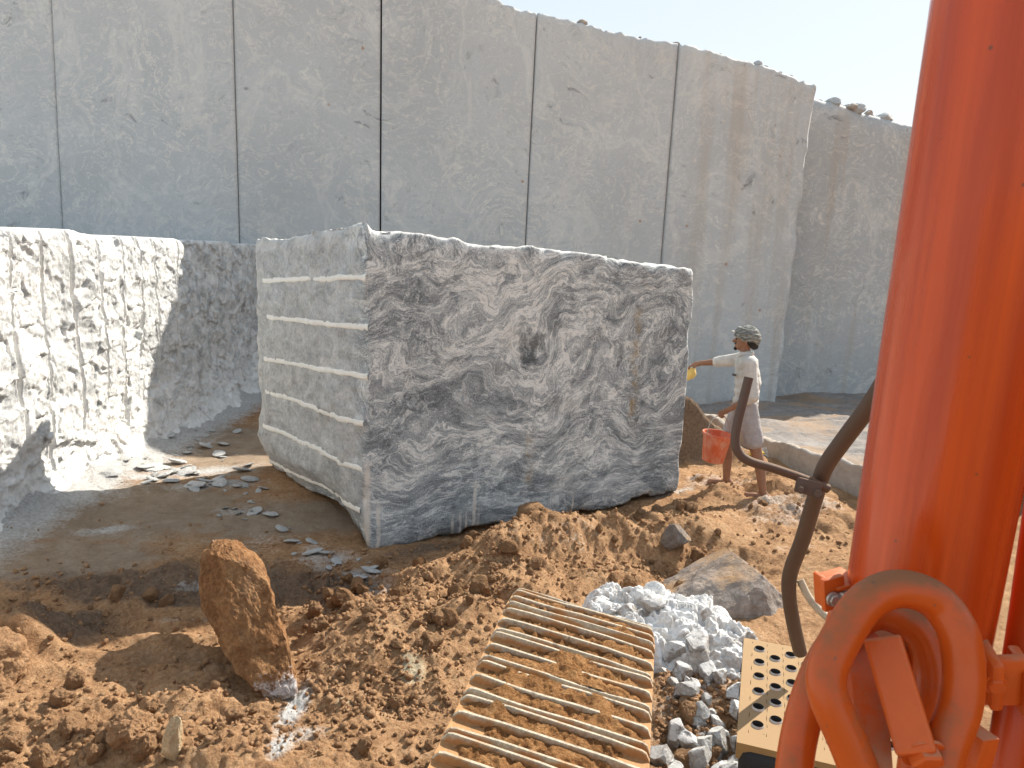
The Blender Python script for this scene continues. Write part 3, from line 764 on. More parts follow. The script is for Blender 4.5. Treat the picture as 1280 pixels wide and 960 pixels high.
    dirv = np.array([*(l0 - n0), 0.0]); nrm = np.cross(dirv, [0, 0, 1.0]); nrm /= np.linalg.norm(nrm)
    if nrm @ (CAM - P0) < 0: nrm = -nrm
    # surface of the end near a (v, z) spot, from the mesh itself
    endm = (np.abs(u) < 1e-6); EY, EZ, EX = Y[endm], Z[endm], X[endm]
    for (xa, ya, xb, yb) in ((326, 351, 450, 346), (331, 396, 450, 410), (329, 448, 449, 471), (329, 489, 449, 531), (328, 532, 447, 588), (324, 578, 445, 640)):
        A = np.array(onplane(xa, ya, P0, nrm)); B = np.array(onplane(xb, yb, P0, nrm))
        n = 60; v_, q_ = [], []
        rr = random.random() * 50
        for i in range(n):
            t = i / (n - 1); c = A + (B - A) * t; l = Mi @ np.array([*c, 1.0])
            k = np.argmin((EY - l[1]) ** 2 + (EZ - l[2]) ** 2); x0 = EX[k] 
            t3 = np.array([[t * 22 + rr, rr, 0]])
            hw = .021 + .007 * float(vnoise(t3, 4)[0]); zc = l[2] + .006 * float(vnoise(t3 * .5, 5)[0])
            for j, (dz, dx) in enumerate(((-1.1, .010), (-.95, .0), (-.4, -.003), (.4, -.003), (.95, .0), (1.1, .010))):
                v_.append((x0 + dx - .004, l[1], zc + dz * hw))
        mm = npmesh('drill_groove', v_, gridfaces(n, 6))
        o = bpy.data.objects.new('drill_groove', mm); C.objects.link(o); mm.materials.append(M_chalk); o.parent = root
    return root, ex, ey
build_block()

# ------------------------------------------------------------------ rocks
def rock_mesh(name, size, seed, sub=4, cuts=6, rough=.16, sharp=1.0, mat=None):
    bm = bmesh.new(); bmesh.ops.create_icosphere(bm, subdivisions=sub, radius=1.0)
    rs = np.random.default_rng(seed); v = np.array([x.co[:] for x in bm.verts])
    for k in range(cuts):
        n = rs.normal(size=3); n /= np.linalg.norm(n); dd = rs.uniform(.55, .85)
        s = v @ n - dd; v = v - np.outer(np.clip(s, 0, None) * sharp, n)
    r = np.linalg.norm(v, axis=1, keepdims=True); nn = v / r
    v = v + nn * (rough * fbm(v * 1.7 + seed, 4, .55, seed=seed)[:, None] + rough * .35 * fbm(v * 7 + seed, 3, .6, seed=seed + 3)[:, None])
    v = v * np.array(size) * .5 / np.abs(v).max(0)
    for x, c in zip(bm.verts, v): x.co = c
    for f in bm.faces: f.smooth = sharp < .9
    me = bpy.data.meshes.new(name); bm.to_mesh(me); bm.free()
    if mat: me.materials.append(mat)
    return me

def place(name, me, loc, rot=(0, 0, 0), sc=1.0, **kw):
    o = bpy.data.objects.new(name, me); C.objects.link(o); o.location = loc; o.rotation_euler = rot
    o.scale = (sc, sc, sc) if not hasattr(sc, '__len__') else sc
    return tag(o, **kw)

# leaning brown boulder
def build_boulder():
    A = dep(372, 868, 3.85); g = gz(368, 872, .02); A = np.array([*g[:2], .0])
    me = rock_mesh('boulder', (.42, .44, 1.13), 5, 6, 6, .085, .95, M_crust)
    v = np.array([x.co[:] for x in me.vertices])
    v = v + .020 * np.stack([fbm(v * 11 + i * 5, 5, .68, seed=300 + i) for i in range(3)], -1)
    v[:, 0] *= 1 + .12 * np.clip(-v[:, 2], -1, 1)
    me.vertices.foreach_set('co', v.astype(np.float32).ravel()); me.update()
    bot = gz(352, 862, .0); bot = np.array(bot); bot[2] = .09
    t = ray(280, 704); top = CAM + t * (np.linalg.norm(bot - CAM) + .56) / np.linalg.norm(t)
    ax = Vector(top - bot).normalized(); R = frame_from(ax, (1, -.2, 0))
    o = place('boulder', me, Vector((bot + top) / 2), R.to_euler(), label='long brown earth-crusted boulder leaning out of the churned dirt', cat='boulder')
    ln = np.linalg.norm(top - bot) + .36; o.scale = (1, 1, ln / 1.13)
    return o, bot, top
bo, bbot, btop = build_boulder()
print('boulder', bbot, btop)

gq = gz(216, 952, .03); me = rock_mesh('upright_stone', (.085, .07, .27), 9, 5, 8, .12, 1, M_cream)
place('upright_stone', me, (gq[0], gq[1], gh(gq[0], gq[1]) + .09), (.1, .16, .3), label='small cream pointed stone standing upright in the foreground dirt', cat='stone')
gq = gz(8, 828, .1); me = rock_mesh('earth_lump', (.42, .42, .42), 19, 6, 5, .24, .8, M_clod)
place('earth_lump', me, (gq[0] - .10, gq[1], gh(gq[0], gq[1]) + .06), (0, 0, .4), label='big rounded orange earth lump cut by the picture edge beside the dark mud', cat='earth lump')
gq = gz(170, 930, .04); me = rock_mesh('earth_lump', (.24, .22, .2), 23, 6, 5, .30, .8, M_clod)
place('earth_lump', me, (gq[0], gq[1], gh(gq[0], gq[1]) + .03), (0, 0, 1), label='low orange earth lump next to the upright cream stone', cat='earth lump')

# grey slab-faced boulder half buried
me = rock_mesh('slab_boulder', (1.5, .9, 1.0), 31, 6, 9, .07, 1, M_grey)
g1 = gz(925, 745, .1)
place('slab_boulder', me, (g1[0] - .02, g1[1] + .30, -.13), (.5, .1, .42), label='large grey flat-faced boulder half buried behind the white rubble heap', cat='boulder')

# powder-white rubble heap
def build_heap():
    c = gz(842, 786, .05); n = 170
    A, B = np.meshgrid(np.linspace(-1, 1, n), np.linspace(-1, 1, n), indexing='ij'); x = A.ravel(); y = B.ravel()
    p = np.stack([x, y, np.zeros_like(x)], -1)
    r = np.hypot(x, y) * (1 + .25 * fbm(p * 2.2, 3, seed=401)); prof = np.clip(1 - r ** 1.7, -.3, 1)
    wx = np.stack([x, y], -1) * 1.0 + .12 * np.stack([vnoise(p * 5, 402), vnoise(p * 5, 403)], -1)
    hh = .17 * prof + .05 * fbm(p * 3, 4, .6, seed=404)
    for sc, amp in ((2.6, .10), (5.5, .055), (12, .035), (25, .02), (50, .01)):
        d, rr = cells(wx * sc, seed=410 + int(sc)); hh = hh + amp * .8 * np.sqrt(np.clip(1 - (d / .75) ** 2, 0, 1)) * (.3 + rr) * np.clip(prof * 3, 0, 1)
    ang = -.5; X = x * .62; Y = y * .42; cx = c[0] + X * math.cos(ang) - Y * math.sin(ang); cy = c[1] + X * math.sin(ang) + Y * math.cos(ang)
    Z = hh - .10 + ground_h(cx * 0 + c[0], cy * 0 + c[1])
    me = npmesh('rubble_heap', np.stack([cx, cy, Z], -1), gridfaces(n, n))
    if me.polygons[n * 40].normal.z < 0: me.flip_normals()
    return tag(link('rubble_heap', me, M_heap, smooth=True), 'heap of broken rock whitened with powder past the far end of the crawler track', 'rubble heap')
build_heap()
HEAPROCK = [rock_mesh('powdered_rock', (1, .8, .7), 320 + k, 4, 14, .08, 1, M_heap) for k in range(7)]
def heap_rocks():
    c = gz(842, 786, .05); zc = gh(c[0], c[1])
    for i in range(11):
        r = random.random() ** .6; a = random.uniform(0, 6.28); X, Y_ = r * .60 * math.cos(a), r * .42 * math.sin(a); ca, sa = math.cos(-.5), math.sin(-.5)
        x, y = c[0] + X * ca - Y_ * sa, c[1] + X * sa + Y_ * ca; s_ = .06 + .20 * random.random() ** 1.6
        place('powdered_rock', random.choice(HEAPROCK), (x, y, zc - .06 + .17 * (1 - r ** 1.7) + .02), (random.uniform(0, 6), random.uniform(0, 6), random.uniform(0, 6)), s_,
              label='broken rock coated in white powder lying on the rubble heap', cat='stone', group='powdered rocks on the rubble heap')
heap_rocks()

# rock floor and its sawn step, at the back right
def build_floor():
    e0 = np.array(gz(925, 528, .30)[:2]); e1 = np.array(gz(1017, 570, .30)[:2]); e2 = np.array(gz(1078, 590, .30)[:2]); e3 = e2 + (e2 - e1) * 2.2
    em1 = e0 + (e0 - e1) * 1.3
    E = np.array([em1, e0, e1, e2, e3]); s = np.linspace(0, 4, 180)
    ex_ = np.interp(s, range(5), E[:, 0]); ey_ = np.interp(s, range(5), E[:, 1])
    nu = len(s); nv = 160; wv = np.concatenate([np.linspace(0, 1, nv)])
    X = ex_[:, None] + wv[None] * 8.0; Yy = ey_[:, None] + wv[None] * 8.5 + 0 * X
    p = np.stack([X.ravel(), Yy.ravel(), np.zeros(X.size)], -1)
    Z = .30 - .075 * np.clip(Yy - 8.0, -1, 6) + (.08 * fbm(p * .8, 4, seed=501) + .06 * ridged(p * np.array([1.3, 2.6, 1]), 5, seed=502)).reshape(X.shape)
    Z -= .012 * np.exp(-(wv[None] * 9) / .04)
    k = 40; wall = []
    for j in range(k):
        t = 1 - j / (k - 1); zz = -.35 + t * 0
        wall.append(None)
    tz_ = np.linspace(-.35, 1, k)
    Wx = np.repeat(ex_[:, None], k, 1); Wy = np.repeat(ey_[:, None], k, 1); Wz = -.35 + (Z[:, :1] + .35) * np.linspace(0, 1, k)[None]
    wp = np.stack([Wx.ravel(), Wy.ravel(), Wz.ravel()], -1); dd = (.02 * fbm(wp * 3, 4, seed=503)).reshape(Wx.shape)
    Wx = Wx - .4 * dd - .01; 
    full = np.concatenate([np.stack([Wx, Wy, Wz], -1)[:, :-1], np.stack([X, Yy, Z], -1)], 1); n2 = full.shape[1]
    # the step (face) and the floor behind it are one rock: split by material
    me = npmesh('rock_floor', full.reshape(-1, 3), gridfaces(nu, n2))
    if me.polygons[(n2 - 1) * 90 + 120].normal.z < 0: me.flip_normals()
    o = link('rock_floor', me, M_floor, smooth=True); me.materials.append(M_ledge)
    idx = np.zeros(len(me.polygons), np.int32); idx.reshape(nu - 1, n2 - 1)[:, :k] = 1; me.polygons.foreach_set('material_index', idx)
    return tag(o, 'pale grey rock floor ending in a sawn step behind the worker', 'rock floor', kind='structure')
build_floor()

# loose stones along the wall tops
sm = [rock_mesh('loose_stone', (1, .8, .6), 60 + k, 3, 8, .12, 1, M_wall2 if k % 2 else M_ledge) for k in range(5)]
k = 0
for px, py, s_ in ((728, 27, .22), (733, 28, .12), (845, 54, .16), (700, 22, .07), (800, 44, .07), (900, 66, .06), (947, 80, .2), (956, 83, .12), (965, 86, .1), (975, 89, .09), (988, 94, .12), (1003, 102, .1)):
    q = onplane(px, py, W0 - WN * .12, WN); z = wall_top(np.dot(q - W0, WD))
    place('loose_stone', sm[k % 5], (q[0], q[1], float(z) + s_ * .12), (0, 0, k * 1.3), s_, label='loose stone lying on the top edge of the long sawn wall', cat='stone', group='loose stones along the long wall top'); k += 1
for i in range(34):
    px = 1024 + 112 * (i + .5) / 34 + random.uniform(-2, 2); py = 122 + (px - 1020) * .27; s_ = random.choice([.08, .12, .16, .22, .3]) * (1.2 if 1030 < px < 1105 else .6)
    q = onplane(px, py, R0 - RN * random.uniform(.1, .5), RN); u_ = float(np.dot(q - R0, RD)); z = a[2] + (b[2] - a[2]) * (u_ - ua) / (ub - ua)
    place('rubble_stone', sm[k % 5], (q[0], q[1], z + s_ * .10), (random.uniform(-.3, .3), 0, k * 1.3), s_, label='rubble stone heaped on the top of the set-back darker wall', cat='stone', group='rubble on the darker wall top'); k += 1

# ---- clods, stones, flakes: individuals
def scatter(name, meshes, n, spots, smin, smax, label, cat, group, sink=.25, flat=False, power=2.0):
    tot = sum(s[-1] for s in spots)
    for i in range(n):
        r = random.uniform(0, tot); 
        for sp in spots:
            r -= sp[-1]
            if r <= 0: break
        x0, y0, x1, y1 = sp[:4]; q = gz(random.uniform(x0, x1), random.uniform(y0, y1), .03)
        s_ = smin + (smax - smin) * random.random() ** power
        z = gh(q[0], q[1])
        rot = (random.uniform(-.35, .35), random.uniform(-.35, .35), random.uniform(0, 6.28)) if flat else tuple(random.uniform(0, 6.28) for _ in range(3))
        place(name, random.choice(meshes), (q[0], q[1], z + s_ * (.5 - sink) * (.35 if flat else .7)), rot, s_, label=label, cat=cat, group=group)
clods = [rock_mesh('dirt_clod', (1, .85, .75), 100 + k, 4, 6, .34, .9, M_clod) for k in range(8)]
scatter('dirt_clod', clods, 170, [(390, 725, 560, 830, 4), (560, 690, 640, 760, 2), (600, 655, 860, 740, 4), (0, 850, 330, 958, 4), (380, 860, 540, 955, 2), (820, 840, 930, 950, 2), (900, 640, 1060, 700, 1), (830, 655, 900, 700, 1.5), (20, 740, 250, 780, .7)],
        .035, .15, 'small brown dirt clod lying on the churned orange soil', 'dirt clod', 'dirt clods on the churned soil', power=2.6)
stones = [rock_mesh('white_stone', (1, .8, .65), 140 + k, 4, 16, .07, 1, (M_white, M_heap)[k % 2]) for k in range(9)]
scatter('white_stone', stones, 95, [(828, 835, 930, 955, 6), (860, 780, 930, 840, 2), (900, 930, 930, 958, 1)], .03, .19,
        'powder-white broken stone in the dirt between the crawler track and the tan step', 'stone', 'white stones beside the track', power=2.3)
flakes = [rock_mesh('stone_flake', (1, .7, .16), 170 + k, 3, 6, .14, 1, M_flake) for k in range(7)]
scatter('stone_flake', flakes, 90, [(130, 575, 230, 605, 3), (180, 535, 310, 580, 3), (235, 580, 320, 612, 3), (200, 555, 260, 590, 2)], .04, .27,
        'flat grey stone flake in the litter at the foot of the drilled bench', 'stone flake', 'stone flakes under the bench', .2, True, 2.0)
scatter('stone_chip', flakes, 34, [(300, 595, 330, 640, 1.5), (330, 650, 400, 700, 2), (400, 690, 470, 720, 1), (270, 625, 350, 650, 1)], .05, .2,
        'pale stone chip on the shaded dirt beside the end of the granite block', 'stone chip', 'stone chips beside the block', .2, True, 2)
scatter('brown_stone', [rock_mesh('brown_stone', (1, .8, .7), 190 + k, 4, 8, .1, .95, M_boulder) for k in range(4)], 26, [(390, 700, 620, 760, 3), (600, 660, 880, 720, 3), (540, 760, 600, 800, 1)], .08, .2,
        'angular brown stone bedded in the dirt bank below the block', 'stone', 'brown stones in the dirt bank', .3, False, 1.6)

def rock_at(px, py, size, mesh, name, label, cat, z=.05, rot=(0, 0, 0), lift=0):
    q = gz(px, py, z); return place(name, mesh, (q[0], q[1], gh(q[0], q[1]) + lift), rot, size, label=label, cat=cat)
rock_at(845, 672, .26, rock_mesh('angular_stone', (1, .8, .9), 220, 4, 9, .08, 1, M_grey), 'angular_stone', 'pale angular stone perched on the dirt bank under the block corner', 'stone', .15, (.3, .2, .5), .09)
rock_at(665, 648, .28, rock_mesh('earth_clump', (1, .6, .55), 221, 4, 5, .2, .7, M_clod), 'earth_clump', 'orange earth clump touching the foot of the block face', 'earth clump', .25, (0, 0, .5), .05)
rock_at(960, 562, .26, rock_mesh('white_rock', (1, .7, .6), 222, 4, 7, .1, .9, M_white), 'white_rock', 'white rock on the dirt just behind the worker', 'stone', .12, (0, 0, .2), .06)
rock_at(600, 645 + 110, .2, rock_mesh('angular_stone', (1, .8, .9), 225, 4, 9, .08, 1, M_boulder), 'angular_stone', 'brown angular stone just above the far corner of the crawler track', 'stone', .1, (.2, .4, 1.5), .07)

# crumbs of soil: nobody could count them
def build_crumbs():
    ico = bmesh.new(); bmesh.ops.create_icosphere(ico, subdivisions=1, radius=1); bv = np.array([v.co[:] for v in ico.verts]); bf = np.array([[v.index for v in f.verts] for f in ico.faces]); ico.free()
    n = 15000; rects = [(0, 770, 560, 960, 3.2), (380, 690, 640, 900, 4), (560, 640, 900, 780, 4.5), (820, 820, 940, 960, 2), (840, 580, 1060, 720, 1.0), (0, 620, 480, 780, 1.2)]
    tot = sum(r[-1] for r in rects); pts = []
    for r in rects:
        m = int(n * r[-1] / tot)
        for _ in range(m):
            q = gz(random.uniform(r[0], r[2]), random.uniform(r[1], r[3]), 0); pts.append(q)
    pts = np.array(pts); pts[:, 2] = ground_h(pts[:, 0], pts[:, 1])
    keep = RNG.random(len(pts)) < np.clip(region(pts[:, 0], pts[:, 1], ROUGH) + .25, 0, 1); pts = pts[keep]; n = len(pts)
    s = .003 + .018 * RNG.random(n) ** 3.5
    jit = 1 + .35 * RNG.normal(size=(n, len(bv), 1)).clip(-1.3, 1.3); ani = RNG.uniform(.6, 1.3, (n, 1, 3))
    v = pts[:, None, :] + bv[None] * jit * ani * s[:, None, None]; v[..., 2] += (s * .35)[:, None]
    f = (bf[None] + (np.arange(n) * len(bv))[:, None, None]).reshape(-1, 3)
    me = npmesh('soil_crumbs', v.reshape(-1, 3), f)
    tag(link('soil_crumbs', me, M_clod), 'fine crumbs of brown soil strewn over the churned ground', 'soil crumbs', kind='stuff')
build_crumbs()

# ------------------------------------------------------------------ excavator
ex = tag(empty('excavator', (.3, 1.2, 0)), 'dusty orange excavator with crawler track, tan step, brown rails, thick cylinder and bent pipes', 'excavator')

def shoe_steel():
    t = NT('dusty_shoe_steel'); p = t.co(); n = t.noise(p, 8, 6, .65); f = t.noise(p, 70, 5, .75)
    col = t.mix(t.range(f, .3, .7), (.27, .225, .165), (.56, .49, .37))
    nz = t.attr('valley')
    a = t.math('ADD', t.math('MULTIPLY', nz, .55), t.math('MULTIPLY', t.math('SUBTRACT', n, .5), 1.6))
    dirt = t.mix(f, (.27, .125, .045), (.48, .27, .11))
    c = t.mix(t.range(a, .05, .33, 0, .97), col, dirt)
    c = t.mix(t.range(t.noise(p, 26, 4, .6), .62, .70, 0, .7), c, (.15, .12, .09))
    nb = t.bump(f, .5, .008); nb = t.bump(n, .4, .02, nb)
    return t.done(c, .7, nb, .3)
M_shoe = shoe_steel()
M_packed = mat_rock('packed_orange_soil', (.09, .042, .018), (.36, .175, .065), (.60, .35, .16), scale=16, bump=1)

def build_track():
    root = tag(link('crawler_track', bpy.data.meshes.new('crawler_track_frame'), None, ex))
    # top of the track: surveyed corners; right side rides a little lower
    FL, FR = np.array(gz(640, 752, .90)), np.array(gz(818, 803, .80)); NL, NR = np.array(gz(533, 945, .90)), np.array(gz(820, 958, .80))
    cF, cN = (FL + FR) / 2, (NL + NR) / 2
    fwd = cF - cN; fwd[2] = 0; fwd /= np.linalg.norm(fwd)
    side = (FR - FL); side -= fwd * (side @ fwd) * .75; wid = np.linalg.norm(side); side /= wid
    up = np.cross(side, fwd); up /= np.linalg.norm(up); fwd = np.cross(up, side)
    print('track', cF, cN, wid, fwd, side)
    pitch = .203; hw = .305
    R = .40; far_s = np.dot(cF - cN, fwd) - .07
    def path(s):
        """point and tangent along the track's centre line (outside of plates)"""
        if s <= far_s: return cN + fwd * s, fwd, up
        th = (s - far_s) / R; th = min(th, 3.0); c = cN + fwd * far_s - up * R
        return c + up * R * math.cos(th) + fwd * R * math.sin(th), fwd * math.cos(th) - up * math.sin(th), up * math.cos(th) + fwd * math.sin(th)
    prof = [(-.101, .0), (-.0985, .008), (-.097, .036), (-.0945, .040), (-.0865, .040), (-.084, .037), (-.081, .009), (-.078, .007), (-.016, .006), (-.0125, .008), (-.010, .034), (-.0075, .037), (.0015, .037), (.004, .034), (.0065, .009), (.010, .006), (.070, .006), (.0745, .008), (.077, .034), (.0795, .037), (.0875, .037), (.090, .034), (.093, .009), (.098, .004), (.098, -.006)]
    nw = 41
    k = 0; s0 = far_s + R * 2.2
    while s0 > -1.4:
        c, t_, u_ = path(s0); k += 1
        wv = np.linspace(-1, 1, nw); V = []; val = []
        for wq in wv:
            endr = min(1, (1 - abs(wq)) * hw / .035); er = math.sqrt(max(0, 1 - (1 - endr) ** 2))
            for (ps, ph) in prof:
                hgt = ph * (.22 + .78 * er) if ph > .013 else ph
                wx = hw - .0 if True else 0
                wear = 1 - .14 * max(0, math.sin(wq * 3 + k * 1.9))
                V.append(c + t_ * ps + u_ * (hgt * wear) + side * (wq * hw)); val.append(1.0 if ph < .02 else (0.0 if ph > .036 else .12))
        npz = len(prof); f = gridfaces(nw, npz)
        base = len(V); Vb = [c + t_ * ps + u_ * (-.012) + side * (wq * hw) for wq in (-1, 1) for ps in (-.1, .1)]
        me = npmesh('track_shoe', V, f, {'valley': val}); bm = bmesh.new(); bm.from_mesh(me)
        bm.verts.ensure_lookup_table()
        for side_i in (0, nw - 1):
            loop = [bm.verts[side_i * npz + j] for j in range(npz)]; bm.faces.new(loop)
        bmesh.ops.recalc_face_normals(bm, faces=bm.faces); bm.to_mesh(me); bm.free()
        if sum((p.normal.dot(Vector(u_)) * p.area) for p in me.polygons) < 0: me.flip_normals()
        for pl in me.polygons: pl.use_smooth = False
        link('track_shoe', me, M_shoe, root)
        # packed soil lying between this plate's ribs
        n1, n2 = 34, 150; A, B = np.meshgrid(np.linspace(-.088, .084, n1), np.linspace(-.97, .97, n2), indexing='ij')
        q = np.stack([A.ravel() * 1.0 + k * 3.3, B.ravel() * hw, np.zeros(A.size)], -1)
        amt = fbm(q * np.array([6, 5, 1]), 3, seed=700 + k); hh = .021 + .030 * amt + .016 * fbm(q * 45, 4, .65, seed=720) + .010 * ridged(q * 30, 3, seed=740)
        hh = np.minimum(hh, .026 + .045 * np.clip(amt - .12, 0, 1)) - .03 * sstep(.62, .98, np.abs(B.ravel()) + .25 * fbm(q * 7, 3, seed=760 + k))
        vv = c[None] + t_[None] * A.ravel()[:, None] + side[None] * (B.ravel() * hw)[:, None] + u_[None] * hh[:, None]
        me = npmesh('packed_soil', vv, gridfaces(n1, n2))
        if sum((p.normal.dot(Vector(u_)) * p.area) for p in me.polygons) < 0: me.flip_normals()
        link('packed_soil', me, M_packed, root, smooth=True)
        s0 -= pitch
    mid = cN + fwd * (far_s * .5 - .6) - up * .42
    m = MB(); m.box(mid, (.34, 2.4, .45), Matrix((Vector(side), Vector(fwd), Vector(up))).transposed(), .03); m.build('track_frame', M_chassis, root)
    c = cN + fwd * far_s - up * R; m = MB(); m.lathe([(0.02, -.16), (.33, -.16), (.33, -.05), (.36, -.04), (.36, .04), (.33, .05), (.33, .16), (.02, .16)], c, 40, frame_from(side, fwd)); m.build('idler_wheel', M_chassis, root)
build_track()

# ---- orange boom cylinder
c0, c1 = dep(1140, 800, .80), dep(1277, -10, .66)
axis = Vector(c1 - c0).normalized()
MF = frame_from(axis, (1, 0, 0)); Lc = (Vector(c1) - Vector(c0)).length
m = MB(); m.lathe([(.0, -.03), (.045, -.03), (.066, -.022), (.072, -.008), (.072, 0), (.072, .25), (.072, .5), (.072, Lc + .5)], c0, 72, MF)
cyl = m.build('hydraulic_cylinder', M_cyl, ex)
m = MB(); m.lathe([(.0, -.075), (.055, -.075), (.062, -.07), (.062, -.034), (.0, -.034)], c0, 40, MF); m.build('end_cap', M_dark, cyl)

def pix(L): return [dep(*p) for p in L]
# bent steel pipes in front of it
m = MB(); m.tube(pix([(1092, 1010, .61), (1063, 935, .615), (1036, 872, .62), (1034, 838, .625), (1050, 800, .63), (1078, 757, .635), (1110, 738, .64), (1142, 738, .64), (1174, 755, .64), (1198, 792, .63), (1205, 840, .625), (1200, 885, .62), (1182, 935, .61), (1165, 1000, .60)]), .0163, 24, 7)
m.build('hydraulic_pipe', M_orange2, ex)
m = MB(); m.tube(pix([(985, 1040, .66), (997, 930, .68), (1020, 850, .69), (1052, 795, .70), (1085, 768, .705), (1118, 770, .705), (1150, 792, .70), (1165, 835, .695), (1163, 880, .69), (1150, 930, .69), (1140, 1000, .69)]), .0163, 24, 7)
m.build('hydraulic_pipe', M_orange2, ex)
# vertical pipe at the right with its clamp
m = MB(); m.tube(pix([(1252, 1010, .74), (1262, 930, .745), (1283, 800, .75), (1306, 640, .74), (1330, 480, .73)]), .0185, 24, 4); m.build('hydraulic_pipe', M_orange, ex)
def oriented_box(px, py, D, size, rx=0, ry=0, rz=0, bevel=.004):
    m = MB(); R = Matrix((Vector(_r), Vector(_u), Vector(-_f))).transposed() @ Matrix.Rotation(math.radians(rz), 3, 'Z') @ Matrix.Rotation(math.radians(rx), 3, 'X') @ Matrix.Rotation(math.radians(ry), 3, 'Y')
    m.box(dep(px, py, D), size, R, bevel); return m, R
def hexbolt(px, py, D, r, R, mat, parent, name='bolt'):
    m = MB(); c = Vector(dep(px, py, D)); m.lathe([(0, r * 1.0), (r * .85, r * 1.0), (r, r * .85), (r, -.01), (0, -.01)], c, 6, R)
    m.lathe([(r * 1.25, .001), (r * 1.25, .004), (0, .004)], c, 24, R)
    return m.build(name, mat, parent, smooth=False)
cl, R = oriented_box(1254, 850, .715, (.05, .055, .012), 18, -14, 10)
cl.box(Vector(dep(1236, 842, .722)), (.012, .054, .045), R, .004); cl.box(Vector(dep(1276, 852, .722)), (.012, .054, .045), R, .004)
clamp = cl.build('pipe_clamp', M_orange3, ex)
hexbolt(1243, 853, .707, .0085, R, M_orange3, clamp)
cl, R = oriented_box(1041, 741, .80, (.026, .038, .008), 12, 12, 8, .002)
cl.box(Vector(dep(1049, 724, .815)), (.034, .005, .04), R, .002); cl.box(Vector(dep(1031, 741, .815)), (.005, .038, .034), R, .002)
clamp = cl.build('pipe_clamp', M_orange3, ex)
hexbolt(1040, 748, .795, .0065, R, M_steel, clamp); m = MB(); m.tube(pix([(1052, 748, .79), (1062, 744, .80)]), .006, 12); m.build('grease_nipple', M_steel, clamp)
# wedge-shaped bracket between the pipes
m = MB()
pl = [dep(x, y, d) for x, y, d in ((1042, 838, .685), (1060, 806, .700), (1088, 786, .708), (1104, 800, .705), (1118, 985, .60), (1078, 985, .60))]
m.prism(pl, -Vector(_f) * -.02); m.bevel_all(.003); wedge = m.build('bracket', M_orange3, ex, smooth=False)
A, B = Vector(dep(1104, 800, .655)), Vector(dep(1147, 945, .605)); R = frame_from(B - A, Vector(_r) * .8 + Vector(-_f) * .5)
m = MB(); m.box((A + B) / 2, (.031, .034, (B - A).length), R, .003); bar = m.build('bracket_bar', M_orange3, wedge, smooth=False)
hexbolt(1152, 938, .605, .014, Matrix((Vector(_r), Vector(_u), Vector(-_f))).transposed() @ Matrix.Rotation(.6, 3, 'X'), M_orange3, wedge)
mm, R = oriented_box(1213, 942, .66, (.022, .05, .03), 10, 20, -8, .003); mm.build('bracket', M_orange3, ex)
mm, R = oriented_box(1120, 800, .74, (.12, .02, .06), 20, 0, -4, .003); mm.build('bracket', M_orange3, ex)

# ---- dusty brown rails ahead of the cab
rail = MB().tube(pix([(1120, 455, 1.75), (1086, 508, 1.85), (1054, 551, 1.95), (1031, 585, 2.02), (1018, 625, 2.1), (1003, 675, 2.2), (989, 712, 2.28), (986, 738, 2.32), (991, 775, 2.38), (1000, 815, 2.46)]), [.0225] * 10, 20, 5).build('handrail', M_rail, ex)
MB().tube(pix([(1035, 611, 2.03), (1003, 598, 2.02), (965, 585, 2.01), (938, 577, 2.0), (924, 567, 2.0), (919, 552, 2.0), (922, 528, 2.0), (929, 500, 2.0), (936, 472, 2.0)]), .0125, 18, 5).build('mirror_arm', M_rail, ex)
mm, R = oriented_box(1010, 609, 2.0, (.066, .042, .016), 0, -20, -14, .005); mm.box(Vector(dep(1027, 606, 2.06)), (.014, .06, .08), R, .005); mm.box(Vector(dep(1014, 609, 2.085)), (.06, .042, .016), R, .005)
clamp = mm.build('rail_clamp', M_rail, ex)
hexbolt(1022, 617, 1.985, .011, R, M_rail, clamp); hexbolt(1001, 612, 1.985, .009, R, M_rail, clamp)
MB().tube(pix([(1000, 725, 2.3), (1012, 748, 2.28), (1030, 768, 2.25), (1050, 782, 2.2)]), .012, 10, 5).build('hose', mat_plain('pale_hose', (.42, .36, .26), .7), ex)

